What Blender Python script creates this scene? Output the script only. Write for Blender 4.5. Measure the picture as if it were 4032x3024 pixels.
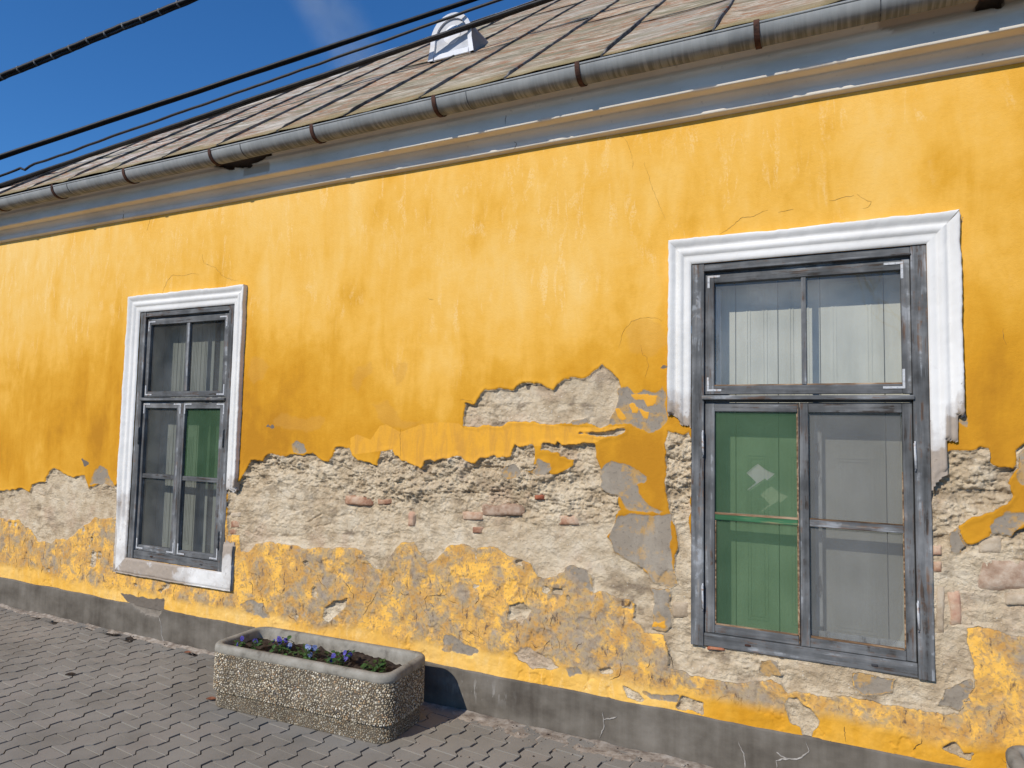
import bpy, bmesh, math, random
import numpy as np
from mathutils import Vector, Matrix, noise as mnoise

random.seed(7)
scene = bpy.context.scene
for o in list(bpy.data.objects):
    bpy.data.objects.remove(o, do_unlink=True)

# ------------------------------------------------------------------ camera, sky, sun, exposure
YAW, PITCH, ROLL = -0.4551716, 0.0665264, 0.0197084
cam_d = bpy.data.cameras.new("camera")
cam = bpy.data.objects.new("camera", cam_d)
scene.collection.objects.link(cam)
fwd = Vector((math.sin(YAW)*math.cos(PITCH), math.cos(YAW)*math.cos(PITCH), math.sin(PITCH)))
rgt = Vector((math.cos(YAW), -math.sin(YAW), 0))
upv = rgt.cross(fwd)
r2 = math.cos(ROLL)*rgt + math.sin(ROLL)*upv
u2 = -math.sin(ROLL)*rgt + math.cos(ROLL)*upv
M4 = Matrix((( r2.x, u2.x, -fwd.x, 0.0), (r2.y, u2.y, -fwd.y, -3.4008), (r2.z, u2.z, -fwd.z, 1.6), (0, 0, 0, 1)))
cam.matrix_world = M4
cam_d.sensor_width = 36.0
cam_d.lens = 2689.2/4032*36.0
cam_d.clip_start = 0.05
cam_d.clip_end = 20000
scene.camera = cam

SUN = Vector((0.30, 1.0, -0.75))          # direction the light travels
elev = math.atan2(0.75, math.hypot(0.30, 1.0))
world = bpy.data.worlds.new("World"); scene.world = world; world.use_nodes = True
wn = world.node_tree.nodes; wl = world.node_tree.links
sky = wn.new('ShaderNodeTexSky'); sky.sky_type = 'NISHITA'; sky.sun_disc = False
sky.sun_elevation = elev; sky.sun_rotation = math.atan2(-0.30, -1.0)
sky.altitude = 100; sky.air_density = 1.0; sky.dust_density = 0.0; sky.ozone_density = 10.0
bg = wn['Background']; bg.inputs['Strength'].default_value = 0.138
hsv = wn.new('ShaderNodeHueSaturation'); hsv.inputs['Saturation'].default_value = 1.10
wl.new(sky.outputs[0], hsv.inputs['Color']); wl.new(hsv.outputs[0], bg.inputs['Color'])
sun_d = bpy.data.lights.new("sun", 'SUN'); sun_d.energy = 4.15; sun_d.angle = math.radians(0.53); sun_d.color = (1.0, 0.94, 0.84)
sun = bpy.data.objects.new("sun", sun_d); scene.collection.objects.link(sun)
sun.rotation_euler = SUN.to_track_quat('-Z', 'Y').to_euler()
sun.location = (-6, -10, 9)
scene.view_settings.view_transform = 'Standard'; scene.view_settings.look = 'None'
scene.view_settings.gamma = 1.0; scene.view_settings.exposure = 0.0
scene.view_settings.use_curve_mapping = False
scene.render.resolution_x = 1024; scene.render.resolution_y = 768

G = 0.046            # height of the pavement
CX0, CX1 = -7.6, 3.2 # extent of the facade along the street
# ------------------------------------------------------------------ outlines on the wall, metres (x along the facade, z up)
MORTAR = [[(-6.691,0.968),(-6.415,0.997),(-6.216,1.034),(-6.124,1.0),(-6.1,1.072),(-5.931,1.1),(-5.867,1.191),(-5.807,1.218),(-5.702,1.204),(-5.596,1.159),(-5.535,1.15),(-5.4,1.177),(-5.374,1.116),(-5.341,1.075),(-5.258,1.11),(-5.147,1.127),(-5.033,1.098),(-4.947,1.152),(-4.829,1.132),(-4.802,0.925),(-4.82,0.927),(-4.849,0.856),(-4.925,0.906),(-5.048,0.859),(-5.158,0.851),(-5.254,0.861),(-5.307,0.822),(-5.437,0.758),(-5.509,0.698),(-5.583,0.643),(-5.725,0.643),(-5.783,0.601),(-5.867,0.612),(-5.973,0.609),(-6.047,0.696),(-6.179,0.711),(-6.251,0.757),(-6.386,0.753),(-6.663,0.748)],[(-3.826,1.164),(-3.719,1.212),(-3.692,1.234),(-3.651,1.277),(-3.61,1.352),(-3.584,1.353),(-3.514,1.353),(-3.461,1.398),(-3.434,1.411),(-3.297,1.402),(-3.265,1.42),(-3.165,1.398),(-3.114,1.422),(-3.076,1.436),(-3.036,1.413),(-3.003,1.384),(-2.946,1.372),(-2.905,1.436),(-2.881,1.457),(-2.848,1.458),(-2.787,1.455),(-2.767,1.422),(-2.712,1.386),(-2.652,1.374),(-2.57,1.363),(-2.545,1.455),(-2.459,1.465),(-2.436,1.433),(-2.407,1.425),(-2.39,1.402),(-2.301,1.388),(-2.256,1.362),(-2.226,1.404),(-2.183,1.415),(-2.161,1.399),(-2.109,1.426),(-2.057,1.426),(-1.976,1.444),(-1.955,1.419),(-1.894,1.41),(-1.855,1.444),(-1.767,1.46),(-1.748,1.448),(-1.671,1.453),(-1.662,1.476),(-1.642,1.523),(-1.606,1.505),(-1.537,1.514),(-1.527,1.485),(-1.521,1.414),(-1.448,1.421),(-1.421,1.377),(-1.376,1.379),(-1.298,1.415),(-1.29,1.448),(-1.325,1.454),(-1.369,1.461),(-1.387,1.485),(-1.477,1.499),(-1.468,1.524),(-1.432,1.529),(-1.396,1.518),(-1.388,1.543),(-1.361,1.523),(-1.248,1.534),(-1.179,1.536),(-1.17,1.476),(-1.157,1.429),(-1.144,1.389),(-1.135,1.319),(-1.093,1.297),(-1.044,1.277),(-1.04,1.238),(-1.019,1.2),(-1.043,1.188),(-1.051,1.176),(-1.059,1.113),(-1.099,1.063),(-1.074,1.034),(-1.066,0.988),(-1.009,0.963),(-0.977,0.958),(-0.937,0.955),(-0.913,0.919),(-0.866,0.871),(-0.794,0.85),(-0.752,0.866),(-0.721,0.858),(-0.675,0.864),(-0.675,0.587),(-0.72,0.471),(-0.766,0.467),(-0.788,0.467),(-0.796,0.561),(-0.815,0.61),(-0.842,0.613),(-0.911,0.596),(-0.935,0.637),(-0.966,0.663),(-0.959,0.74),(-0.975,0.76),(-1.055,0.762),(-1.104,0.787),(-1.17,0.775),(-1.188,0.843),(-1.213,0.872),(-1.307,0.893),(-1.333,0.875),(-1.376,0.846),(-1.429,0.816),(-1.464,0.804),(-1.519,0.839),(-1.538,0.878),(-1.593,0.897),(-1.668,0.897),(-1.701,0.911),(-1.736,0.945),(-1.813,0.947),(-1.856,0.93),(-1.869,0.852),(-1.881,0.927),(-1.961,0.946),(-2.053,0.933),(-2.103,0.889),(-2.144,0.85),(-2.185,0.829),(-2.207,0.853),(-2.251,0.893),(-2.285,0.934),(-2.372,0.918),(-2.425,0.859),(-2.468,0.818),(-2.511,0.759),(-2.58,0.752),(-2.627,0.784),(-2.664,0.827),(-2.748,0.856),(-2.821,0.863),(-2.896,0.842),(-3.019,0.821),(-3.122,0.822),(-3.213,0.833),(-3.347,0.846),(-3.427,0.823),(-3.537,0.804),(-3.618,0.745),(-3.668,0.751),(-3.683,0.873),(-3.811,0.831),(-3.811,0.998)],[(-0.797,1.611),(-0.723,1.597),(-0.682,1.628),(-0.674,1.215),(-0.674,0.856),(-0.721,0.851),(-0.767,0.864),(-0.768,0.964),(-0.746,1.063),(-0.776,1.188),(-0.79,1.224),(-0.793,1.481)],[(-0.673,0.595),(-0.618,0.603),(-0.236,0.606),(0.013,0.6),(0.263,0.6),(0.312,0.599),(0.308,1.286),(0.308,1.299),(0.311,1.455),(0.396,1.542),(0.445,1.547),(0.472,1.551),(0.499,1.57),(0.526,1.562),(0.535,1.502),(0.561,1.486),(0.607,1.481),(0.614,1.555),(0.641,1.587),(0.687,1.607),(0.683,1.484),(0.612,1.468),(0.591,1.442),(0.595,1.38),(0.573,1.348),(0.536,1.302),(0.52,1.295),(0.472,1.272),(0.417,1.237),(0.428,1.206),(0.448,1.17),(0.459,1.171),(0.518,1.207),(0.534,1.233),(0.596,1.214),(0.678,1.251),(0.666,0.803),(0.627,0.81),(0.571,0.819),(0.52,0.83),(0.468,0.829),(0.446,0.817),(0.44,0.763),(0.447,0.709),(0.454,0.667),(0.447,0.592),(0.419,0.526),(0.407,0.468),(0.353,0.451),(0.271,0.46),(0.204,0.466),(0.147,0.468),(0.059,0.465),(-0.049,0.458),(-0.142,0.461),(-0.224,0.459),(-0.25,0.441),(-0.276,0.477),(-0.355,0.467),(-0.416,0.459),(-0.471,0.439),(-0.575,0.449),(-0.676,0.45),(-0.72,0.471),(-0.736,0.549)],[(-1.959,1.744),(-1.933,1.749),(-1.903,1.731),(-1.883,1.762),(-1.835,1.814),(-1.805,1.81),(-1.747,1.835),(-1.66,1.826),(-1.623,1.856),(-1.576,1.864),(-1.52,1.85),(-1.483,1.846),(-1.419,1.822),(-1.393,1.857),(-1.358,1.881),(-1.305,1.893),(-1.27,1.88),(-1.235,1.871),(-1.201,1.903),(-1.142,1.947),(-1.125,1.934),(-1.075,1.885),(-1.049,1.821),(-1.049,1.757),(-1.073,1.685),(-1.093,1.645),(-1.147,1.617),(-1.181,1.62),(-1.215,1.636),(-1.301,1.634),(-1.354,1.625),(-1.407,1.625),(-1.525,1.644),(-1.637,1.651),(-1.685,1.642),(-1.761,1.619),(-1.84,1.627),(-1.879,1.609),(-1.97,1.612),(-1.962,1.678)],[(-1.629,0.397),(-1.584,0.44),(-1.52,0.442),(-1.448,0.421),(-1.369,0.379),(-1.334,0.369),(-1.411,0.332),(-1.518,0.33),(-1.591,0.358)],[(-1.658,0.65),(-1.598,0.674),(-1.533,0.634),(-1.551,0.599),(-1.661,0.568)],[(-0.27,0.349),(-0.277,0.382),(-0.25,0.421),(-0.212,0.428),(-0.161,0.39),(-0.136,0.368),(-0.112,0.347),(-0.118,0.319),(-0.143,0.294),(-0.144,0.241),(-0.175,0.248),(-0.2,0.296),(-0.245,0.307)],[(-2.961,0.399),(-2.927,0.469),(-2.856,0.526),(-2.761,0.547),(-2.77,0.49),(-2.839,0.425),(-2.91,0.378)],[(-1.261,1.586),(-1.231,1.599),(-1.172,1.588),(-1.072,1.602),(-1.023,1.607),(-1.071,1.578),(-1.172,1.576)],[(-1.011,0.333),(-0.956,0.32),(-0.901,0.286),(-0.924,0.27),(-0.995,0.283)],[(0.345,0.327),(0.384,0.353),(0.415,0.323),(0.452,0.331),(0.435,0.291),(0.399,0.308)],[(-0.719,0.334),(-0.676,0.324),(-0.625,0.323),(-0.632,0.279),(-0.697,0.281),(-0.749,0.278)],[(-0.892,1.187),(-0.876,1.173),(-0.814,1.087),(-0.783,1.045),(-0.806,1.039),(-0.837,1.108),(-0.884,1.157)],[(-1.066,1.034),(-1.017,1.023),(-0.961,1.025),(-0.891,1.005),(-0.836,0.965),(-0.859,0.955),(-0.914,0.972),(-0.977,0.973),(-1.049,0.997)]]
GREY = [[(-1.049,1.813),(-1.008,1.817),(-0.968,1.796),(-0.92,1.812),(-0.856,1.804),(-0.825,1.827),(-0.8,1.788),(-0.8,1.649),(-0.832,1.61),(-0.894,1.601),(-0.942,1.624),(-0.991,1.647),(-1.097,1.641),(-1.065,1.709),(-1.053,1.757)],[(-1.136,1.39),(-1.087,1.447),(-1.021,1.45),(-0.964,1.413),(-0.916,1.369),(-0.964,1.343),(-0.947,1.275),(-0.892,1.232),(-0.822,1.221),(-0.798,1.212),(-0.837,1.191),(-0.915,1.201),(-1.003,1.202),(-1.019,1.208),(-1.044,1.269),(-1.135,1.311)],[(-1.051,1.176),(-0.963,1.197),(-0.884,1.188),(-0.814,1.132),(-0.776,1.06),(-0.783,0.963),(-0.836,0.965),(-0.891,1.012),(-0.977,1.035),(-1.066,0.988),(-1.074,1.049),(-1.059,1.113)],[(-0.937,0.962),(-0.859,0.977),(-0.79,0.917),(-0.794,0.85),(-0.866,0.871),(-0.913,0.919)],[(-0.874,0.825),(-0.797,0.827),(-0.782,0.725),(-0.789,0.651),(-0.812,0.633),(-0.873,0.631),(-0.865,0.714),(-0.85,0.754)],[(-1.712,1.373),(-1.698,1.399),(-1.651,1.409),(-1.603,1.381),(-1.594,1.353),(-1.621,1.334),(-1.697,1.331)],[(-1.571,1.379),(-1.511,1.394),(-1.503,1.431),(-1.43,1.426),(-1.421,1.385),(-1.447,1.351),(-1.547,1.351)],[(-1.328,1.646),(-1.301,1.659),(-1.224,1.664),(-1.211,1.64),(-1.301,1.63)],[(-5.269,1.217),(-5.215,1.253),(-5.138,1.229),(-5.095,1.165),(-5.034,1.11),(-5.147,1.127),(-5.296,1.108),(-5.335,1.106)],[(-3.261,1.475),(-3.223,1.512),(-3.156,1.478),(-3.127,1.429),(-3.245,1.416)],[(0.535,1.277),(0.577,1.29),(0.639,1.297),(0.622,1.259),(0.591,1.213),(0.529,1.214),(0.521,1.239)],[(0.389,1.203),(0.412,1.23),(0.443,1.157),(0.42,1.123),(0.388,1.126)],[(0.619,1.537),(0.656,1.581),(0.682,1.41),(0.626,1.413),(0.617,1.468)],[(0.418,1.795),(0.445,1.795),(0.448,1.724),(0.469,1.666),(0.463,1.621),(0.431,1.653),(0.399,1.685)],[(-1.333,0.879),(-1.307,0.897),(-1.213,0.876),(-1.204,0.841),(-1.187,0.788),(-1.229,0.807),(-1.281,0.841)],[(-2.068,0.426),(-2.008,0.444),(-1.926,0.396),(-1.847,0.375),(-1.885,0.344),(-2.005,0.35),(-2.076,0.348)],[(-1.334,0.369),(-1.257,0.39),(-1.232,0.355),(-1.299,0.336)],[(-3.543,0.45),(-3.458,0.42),(-3.4,0.349),(-3.594,0.363),(-3.653,0.396)],[(-0.382,0.576),(-0.289,0.577),(-0.276,0.511),(-0.329,0.482),(-0.375,0.501)],[(0.013,0.574),(0.171,0.569),(0.154,0.521),(0.059,0.478),(0.012,0.502)],[(0.355,0.563),(0.442,0.61),(0.435,0.547),(0.402,0.479),(0.321,0.489)],[(-0.909,0.321),(-0.803,0.333),(-0.743,0.337),(-0.75,0.307),(-0.878,0.297)],[(-1.051,1.183),(-0.776,1.203),(-0.768,0.964),(-0.752,0.866),(-0.794,0.85),(-0.866,0.871),(-0.913,0.919),(-0.977,0.958),(-1.066,0.988),(-1.099,1.063)]]
ISLAND = [[(-0.993,1.741),(-0.975,1.749),(-0.947,1.722),(-0.952,1.694),(-0.975,1.698)],[(-0.943,1.722),(-0.919,1.71),(-0.891,1.702),(-0.895,1.664),(-0.919,1.667),(-0.935,1.694)],[(-0.984,1.785),(-0.959,1.796),(-0.896,1.788),(-0.848,1.788),(-0.856,1.741),(-0.903,1.726),(-0.919,1.765),(-0.967,1.765)],[(-1.065,1.717),(-1.048,1.717),(-1.015,1.67),(-1.027,1.662),(-1.052,1.678)],[(-0.873,0.676),(-0.842,0.665),(-0.808,0.681),(-0.808,0.644),(-0.842,0.651),(-0.873,0.639)]]
BAND = [[(-2.778,1.527),(-2.731,1.552),(-2.623,1.521),(-2.557,1.607),(-2.511,1.617),(-2.407,1.572),(-2.254,1.621),(-2.126,1.636),(-2.001,1.629),(-1.97,1.607),(-1.84,1.627),(-1.637,1.651),(-1.354,1.625),(-1.181,1.62),(-1.007,1.631),(-1.179,1.536),(-1.532,1.51),(-1.671,1.451),(-1.894,1.408),(-2.256,1.362),(-2.55,1.453),(-2.774,1.422)]]
STAIN = [[(-2.742,1.797),(-2.793,1.865),(-2.738,1.98),(-2.643,1.997),(-2.616,1.93),(-2.686,1.892),(-2.718,1.797)],[(-2.466,1.927),(-2.434,1.992),(-2.366,1.99),(-2.363,1.906),(-2.451,1.842),(-2.472,1.805),(-2.447,1.889)],[(-2.62,1.739),(-2.505,1.749),(-2.398,1.637),(-2.234,1.658),(-2.254,1.621),(-2.385,1.573),(-2.499,1.617),(-2.57,1.654)],[(-3.461,1.635),(-3.325,1.662),(-3.204,1.637),(-3.061,1.659),(-2.997,1.65),(-3.019,1.57),(-3.173,1.558),(-3.321,1.585)],[(-1.019,2.124),(-0.979,2.178),(-0.89,2.189),(-0.819,2.154),(-0.803,2.052),(-0.889,1.992),(-0.985,2.011)],[(-3.678,1.949),(-3.641,2.044),(-3.556,2.052),(-3.495,1.988),(-3.547,1.905),(-3.629,1.843)]]
BROKEN = [[(-4.9,0.321),(-4.767,0.321),(-4.629,0.321),(-4.511,0.319),(-4.416,0.331),(-4.409,0.245),(-4.452,0.204),(-4.586,0.205),(-4.69,0.23),(-4.798,0.272)],[(-3.497,1.584),(-3.476,1.608),(-3.458,1.587)],[(-3.455,1.585),(-3.438,1.596),(-3.43,1.584)],[(-5.451,1.296),(-5.415,1.288),(-5.366,1.267),(-5.41,1.242)],[(0.449,2.546),(0.47,2.541),(0.461,2.528),(0.451,2.519)],[(0.447,2.439),(0.462,2.411),(0.453,2.399)],[(-0.837,1.92),(-0.822,1.934),(-0.802,1.931),(-0.814,1.92)],[(-1.595,1.86),(-1.553,1.855),(-1.561,1.818),(-1.58,1.825)]]
CRACK = [[(-4.607,2.566),(-4.586,2.617),(-4.555,2.661),(-4.507,2.704),(-4.43,2.686),(-4.364,2.687),(-4.299,2.696),(-4.217,2.683)],[(-4.195,2.826),(-4.177,2.762),(-4.109,2.739),(-4.044,2.711),(-4.019,2.686),(-3.978,2.649),(-3.884,2.614),(-3.823,2.604)],[(-0.546,2.578),(-0.502,2.6),(-0.462,2.634),(-0.437,2.645),(-0.388,2.648),(-0.345,2.665),(-0.325,2.669)],[(-0.276,2.651),(-0.249,2.657),(-0.209,2.657)],[(-0.057,2.68),(-0.025,2.683),(0.013,2.689),(0.045,2.69)],[(0.057,2.695),(0.088,2.668),(0.116,2.65),(0.1,2.628),(0.081,2.625)],[(-1.115,3.333),(-1.093,3.261),(-1.096,3.22),(-1.062,3.18),(-1.02,3.122),(-0.994,3.052),(-0.985,2.967)],[(-0.928,3.0),(-0.886,2.871),(-0.846,2.76),(-0.814,2.684)],[(-1.051,2.029),(-1.039,2.085),(-1.019,2.132),(-0.987,2.167),(-0.938,2.184),(-0.866,2.184),(-0.827,2.162)],[(-0.937,2.045),(-0.929,1.993),(-0.901,1.977),(-0.897,1.929),(-0.912,1.875)],[(-2.402,1.591),(-2.406,1.535),(-2.396,1.434)],[(-1.995,1.762),(-1.924,1.762),(-1.903,1.736)],[(0.59,2.056),(0.584,2.037),(0.586,2.011),(0.598,1.985)],[(-4.771,3.29),(-4.787,3.159),(-4.825,3.079)],[(-0.1,0.257),(-0.075,0.269)],[(-0.02,0.339),(-0.015,0.275)],[(-2.236,2.376),(-2.192,2.354)],[(-2.787,0.646),(-2.75,0.622),(-2.737,0.596),(-2.712,0.58),(-2.711,0.544)],[(-2.534,0.62),(-2.571,0.552),(-2.599,0.521),(-2.615,0.483),(-2.637,0.466)],[(-1.028,0.443),(-1.024,0.421),(-1.039,0.38),(-1.083,0.35)],[(-2.181,0.549),(-2.199,0.616),(-2.179,0.632),(-2.044,0.653)],[(-0.796,0.561),(-0.785,0.519),(-0.773,0.47),(-0.766,0.442)],[(-1.414,0.498),(-1.44,0.463),(-1.448,0.429)],[(-1.399,0.628),(-1.411,0.57)],[(-5.251,0.637),(-5.276,0.694),(-5.242,0.738)],[(-4.292,0.454),(-4.313,0.408),(-4.3,0.345)],[(-6.07,0.424),(-6.078,0.398),(-6.043,0.377)]]
PLINTHCRACK = [[(-4.437,0.219),(-4.408,0.169),(-4.397,0.095),(-4.374,0.055),(-4.354,0.005)],[(-1.114,0.193),(-1.109,0.126),(-1.121,0.094),(-1.129,0.069)],[(-0.461,0.188),(-0.451,0.155),(-0.437,0.138),(-0.434,0.07)],[(-0.175,0.248),(-0.163,0.211),(-0.201,0.169),(-0.252,0.158),(-0.298,0.141),(-0.295,0.102)],[(-0.252,0.158),(-0.278,0.166),(-0.297,0.175)],[(-1.11,0.156),(-1.081,0.166),(-1.041,0.181)]]
BRICKS = [([(-1.868,1.18),(-1.59,1.198),(-1.589,1.128),(-1.866,1.107)],'s'),([(-1.982,1.126),(-1.827,1.137),(-1.826,1.087),(-1.98,1.076)],'b'),([(-1.395,1.152),(-1.247,1.163),(-1.246,1.102),(-1.394,1.09)],'b'),([(-1.909,1.052),(-1.83,1.058),(-1.829,1.017),(-1.908,1.011)],'b'),([(-2.835,1.168),(-2.615,1.181),(-2.612,1.116),(-2.832,1.102)],'b'),([(-2.579,1.167),(-2.46,1.174),(-2.458,1.136),(-2.578,1.128)],'b'),([(-3.801,0.944),(-3.688,0.953),(-3.684,0.895),(-3.797,0.886)],'b'),([(-3.8,0.882),(-3.72,0.888),(-3.718,0.849),(-3.797,0.842)],'b'),([(0.331,1.012),(0.367,1.016),(0.362,0.758),(0.326,0.752)],'t'),([(0.372,0.976),(0.426,0.982),(0.422,0.813),(0.369,0.806)],'p'),([(0.468,1.115),(0.675,1.135),(0.671,0.99),(0.465,0.965)],'s'),([(0.324,1.155),(0.361,1.159),(0.36,1.105),(0.323,1.101)],'p'),([(0.322,1.087),(0.361,1.091),(0.36,1.035),(0.321,1.03)],'b'),([(-0.611,0.588),(-0.512,0.603),(-0.512,0.58),(-0.611,0.565)],'r'),([(0.565,0.977),(0.671,0.99),(0.67,0.936),(0.563,0.922)],'t'),([(-3.808,0.998),(-3.692,1.006),(-3.689,0.963),(-3.805,0.954)],'t'),([(-2.34,1.101),(-2.291,1.104),(-2.288,1.015),(-2.337,1.011)],'p'),([(-1.531,1.252),(-1.463,1.256),(-1.463,1.227),(-1.531,1.223)],'r'),([(0.47,1.203),(0.58,1.212),(0.578,1.129),(0.469,1.118)],'t'),([(-0.782,0.777),(-0.685,0.789),(-0.685,0.702),(-0.782,0.689)],'t')]

# ------------------------------------------------------------------ helpers
col = scene.collection
def tag(o, label=None, cat=None, group=None, kind=None):
    if label: o['label'] = label
    if cat: o['category'] = cat
    if group: o['group'] = group
    if kind: o['kind'] = kind
    return o
def empty(name, loc=(0, 0, 0), rz=0.0):
    o = bpy.data.objects.new(name, None); col.objects.link(o)
    o.location = loc; o.rotation_euler = (0, 0, rz); o.empty_display_size = 0.1
    return o
def obj(name, mesh, mats, parent=None, smooth=False):
    o = bpy.data.objects.new(name, mesh); col.objects.link(o)
    if not isinstance(mats, (list, tuple)): mats = [mats]
    if len(mesh.materials) == 0:
        for m in mats: mesh.materials.append(m)
    if smooth: mesh.polygons.foreach_set('use_smooth', [True]*len(mesh.polygons))
    if parent: o.parent = parent
    return o
def from_bm(name, bm, mats, parent=None, smooth=False):
    me = bpy.data.meshes.new(name); bmesh.ops.recalc_face_normals(bm, faces=bm.faces[:])
    bm.to_mesh(me); bm.free()
    return obj(name, me, mats, parent, smooth)
def np_mesh(name, V, F, attrs=None, colors=None):
    me = bpy.data.meshes.new(name)
    V = np.asarray(V, np.float32); F = np.asarray(F, np.int32)
    k = F.shape[1]
    me.vertices.add(len(V)); me.vertices.foreach_set('co', V.ravel())
    me.loops.add(F.size); me.loops.foreach_set('vertex_index', F.ravel())
    me.polygons.add(len(F)); me.polygons.foreach_set('loop_start', np.arange(0, F.size, k, dtype=np.int32))
    me.update(calc_edges=True)
    for n_, a in (attrs or {}).items():
        at = me.attributes.new(n_, 'FLOAT', 'POINT'); at.data.foreach_set('value', np.asarray(a, np.float32).ravel())
    for n_, a in (colors or {}).items():
        at = me.attributes.new(n_, 'FLOAT_COLOR', 'POINT')
        c4 = np.ones((len(V), 4), np.float32); c4[:, :3] = a; at.data.foreach_set('color', c4.ravel())
    me.validate(); return me
def box(bm, x0, x1, y0, y1, z0, z1, mi=0, bev=0.0, jit=0.0):
    vs = [bm.verts.new((x, y, z)) for x in (x0, x1) for y in (y0, y1) for z in (z0, z1)]
    if jit:
        for v in vs: v.co += Vector((random.uniform(-jit, jit), random.uniform(-jit, jit)*.5, random.uniform(-jit, jit)))
    fs = []
    for a in ((0,1,3,2),(4,6,7,5),(0,4,5,1),(2,3,7,6),(0,2,6,4),(1,5,7,3)):
        f = bm.faces.new([vs[i] for i in a]); f.material_index = mi; fs.append(f)
    if bev > 0:
        es = list({e for f in fs for e in f.edges})
        r = bmesh.ops.bevel(bm, geom=es, offset=bev, segments=1, affect='EDGES', profile=.5)
        for f in r['faces']: f.material_index = mi
    return fs
def tube(bm, pts, rad, n=6, cap=True, mi=0):
    rings = []
    m = len(pts); rr = rad if isinstance(rad, (list, tuple)) else [rad]*m
    up = Vector((0, 0, 1))
    for i, p in enumerate(pts):
        p = Vector(p); a = Vector(pts[max(0, i-1)]); b = Vector(pts[min(m-1, i+1)])
        d = (b-a).normalized()
        s = d.cross(up)
        if s.length < 1e-3: s = d.cross(Vector((1, 0, 0)))
        s.normalize(); t = s.cross(d)
        rings.append([bm.verts.new(p + rr[i]*(math.cos(2*math.pi*j/n)*s + math.sin(2*math.pi*j/n)*t)) for j in range(n)])
    for i in range(m-1):
        for j in range(n):
            f = bm.faces.new((rings[i][j], rings[i][(j+1) % n], rings[i+1][(j+1) % n], rings[i+1][j])); f.material_index = mi; f.smooth = True
    if cap:
        bm.faces.new(rings[0][::-1]).material_index = mi; bm.faces.new(rings[-1]).material_index = mi
# value noise in numpy
_rt = np.random.RandomState(3).rand(8, 257, 257).astype(np.float32)
for _a in _rt: _a[256] = _a[0]; _a[:, 256] = _a[:, 0]
def vn(x, y, s=0):
    x = np.asarray(x, np.float32); y = np.asarray(y, np.float32)
    xi = np.floor(x).astype(int); yi = np.floor(y).astype(int)
    fx = x-xi; fy = y-yi; fx = fx*fx*fx*(fx*(fx*6-15)+10); fy = fy*fy*fy*(fy*(fy*6-15)+10)
    xi = (xi + 37*s) & 255; yi = (yi + 91*s) & 255; T = _rt[s % 8]
    return (T[xi, yi]*(1-fx)+T[xi+1, yi]*fx)*(1-fy) + (T[xi, yi+1]*(1-fx)+T[xi+1, yi+1]*fx)*fy
def fbm(x, y, octv=5, s=0, gain=.5):
    t = 0; a = 1.0; n = 0
    for o in range(octv):
        t = t + a*(vn(x*2**o + o*17.3, y*2**o - o*9.1, s+o)-.5)*2; n += a; a *= gain
    return t/n*1.6
def sstep(a, b, x):
    t = np.clip((x-a)/(b-a), 0, 1); return t*t*(3-2*t)
def sdf(polys, X, Z, margin=.12):
    out = np.full(X.shape, -margin, np.float32)
    for P in polys:
        P = np.array(P, np.float32); mn = P.min(0)-margin; mx = P.max(0)+margin
        ii = np.where((X[:, 0] >= mn[0]) & (X[:, 0] <= mx[0]))[0] if X.ndim == 2 else None
        jj = np.where((Z[0] >= mn[1]) & (Z[0] <= mx[1]))[0]
        if len(ii) == 0 or len(jj) == 0: continue
        sl = (slice(ii[0], ii[-1]+1), slice(jj[0], jj[-1]+1))
        x = X[sl]; z = Z[sl]; d2 = np.full(x.shape, 1e9, np.float32); ins = np.zeros(x.shape, bool)
        for a, b in zip(P, np.roll(P, -1, 0)):
            e = b-a; L = max(float(e@e), 1e-9)
            t = np.clip(((x-a[0])*e[0]+(z-a[1])*e[1])/L, 0, 1)
            d2 = np.minimum(d2, (x-a[0]-t*e[0])**2+(z-a[1]-t*e[1])**2)
            if abs(e[1]) > 1e-9:
                c = ((a[1] > z) != (b[1] > z)) & (x < (e[0]*(z-a[1])/e[1]+a[0])); ins ^= c
        sd = np.sqrt(d2)*np.where(ins, 1, -1)
        out[sl] = np.maximum(out[sl], np.maximum(sd, -margin))
    return out

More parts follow.
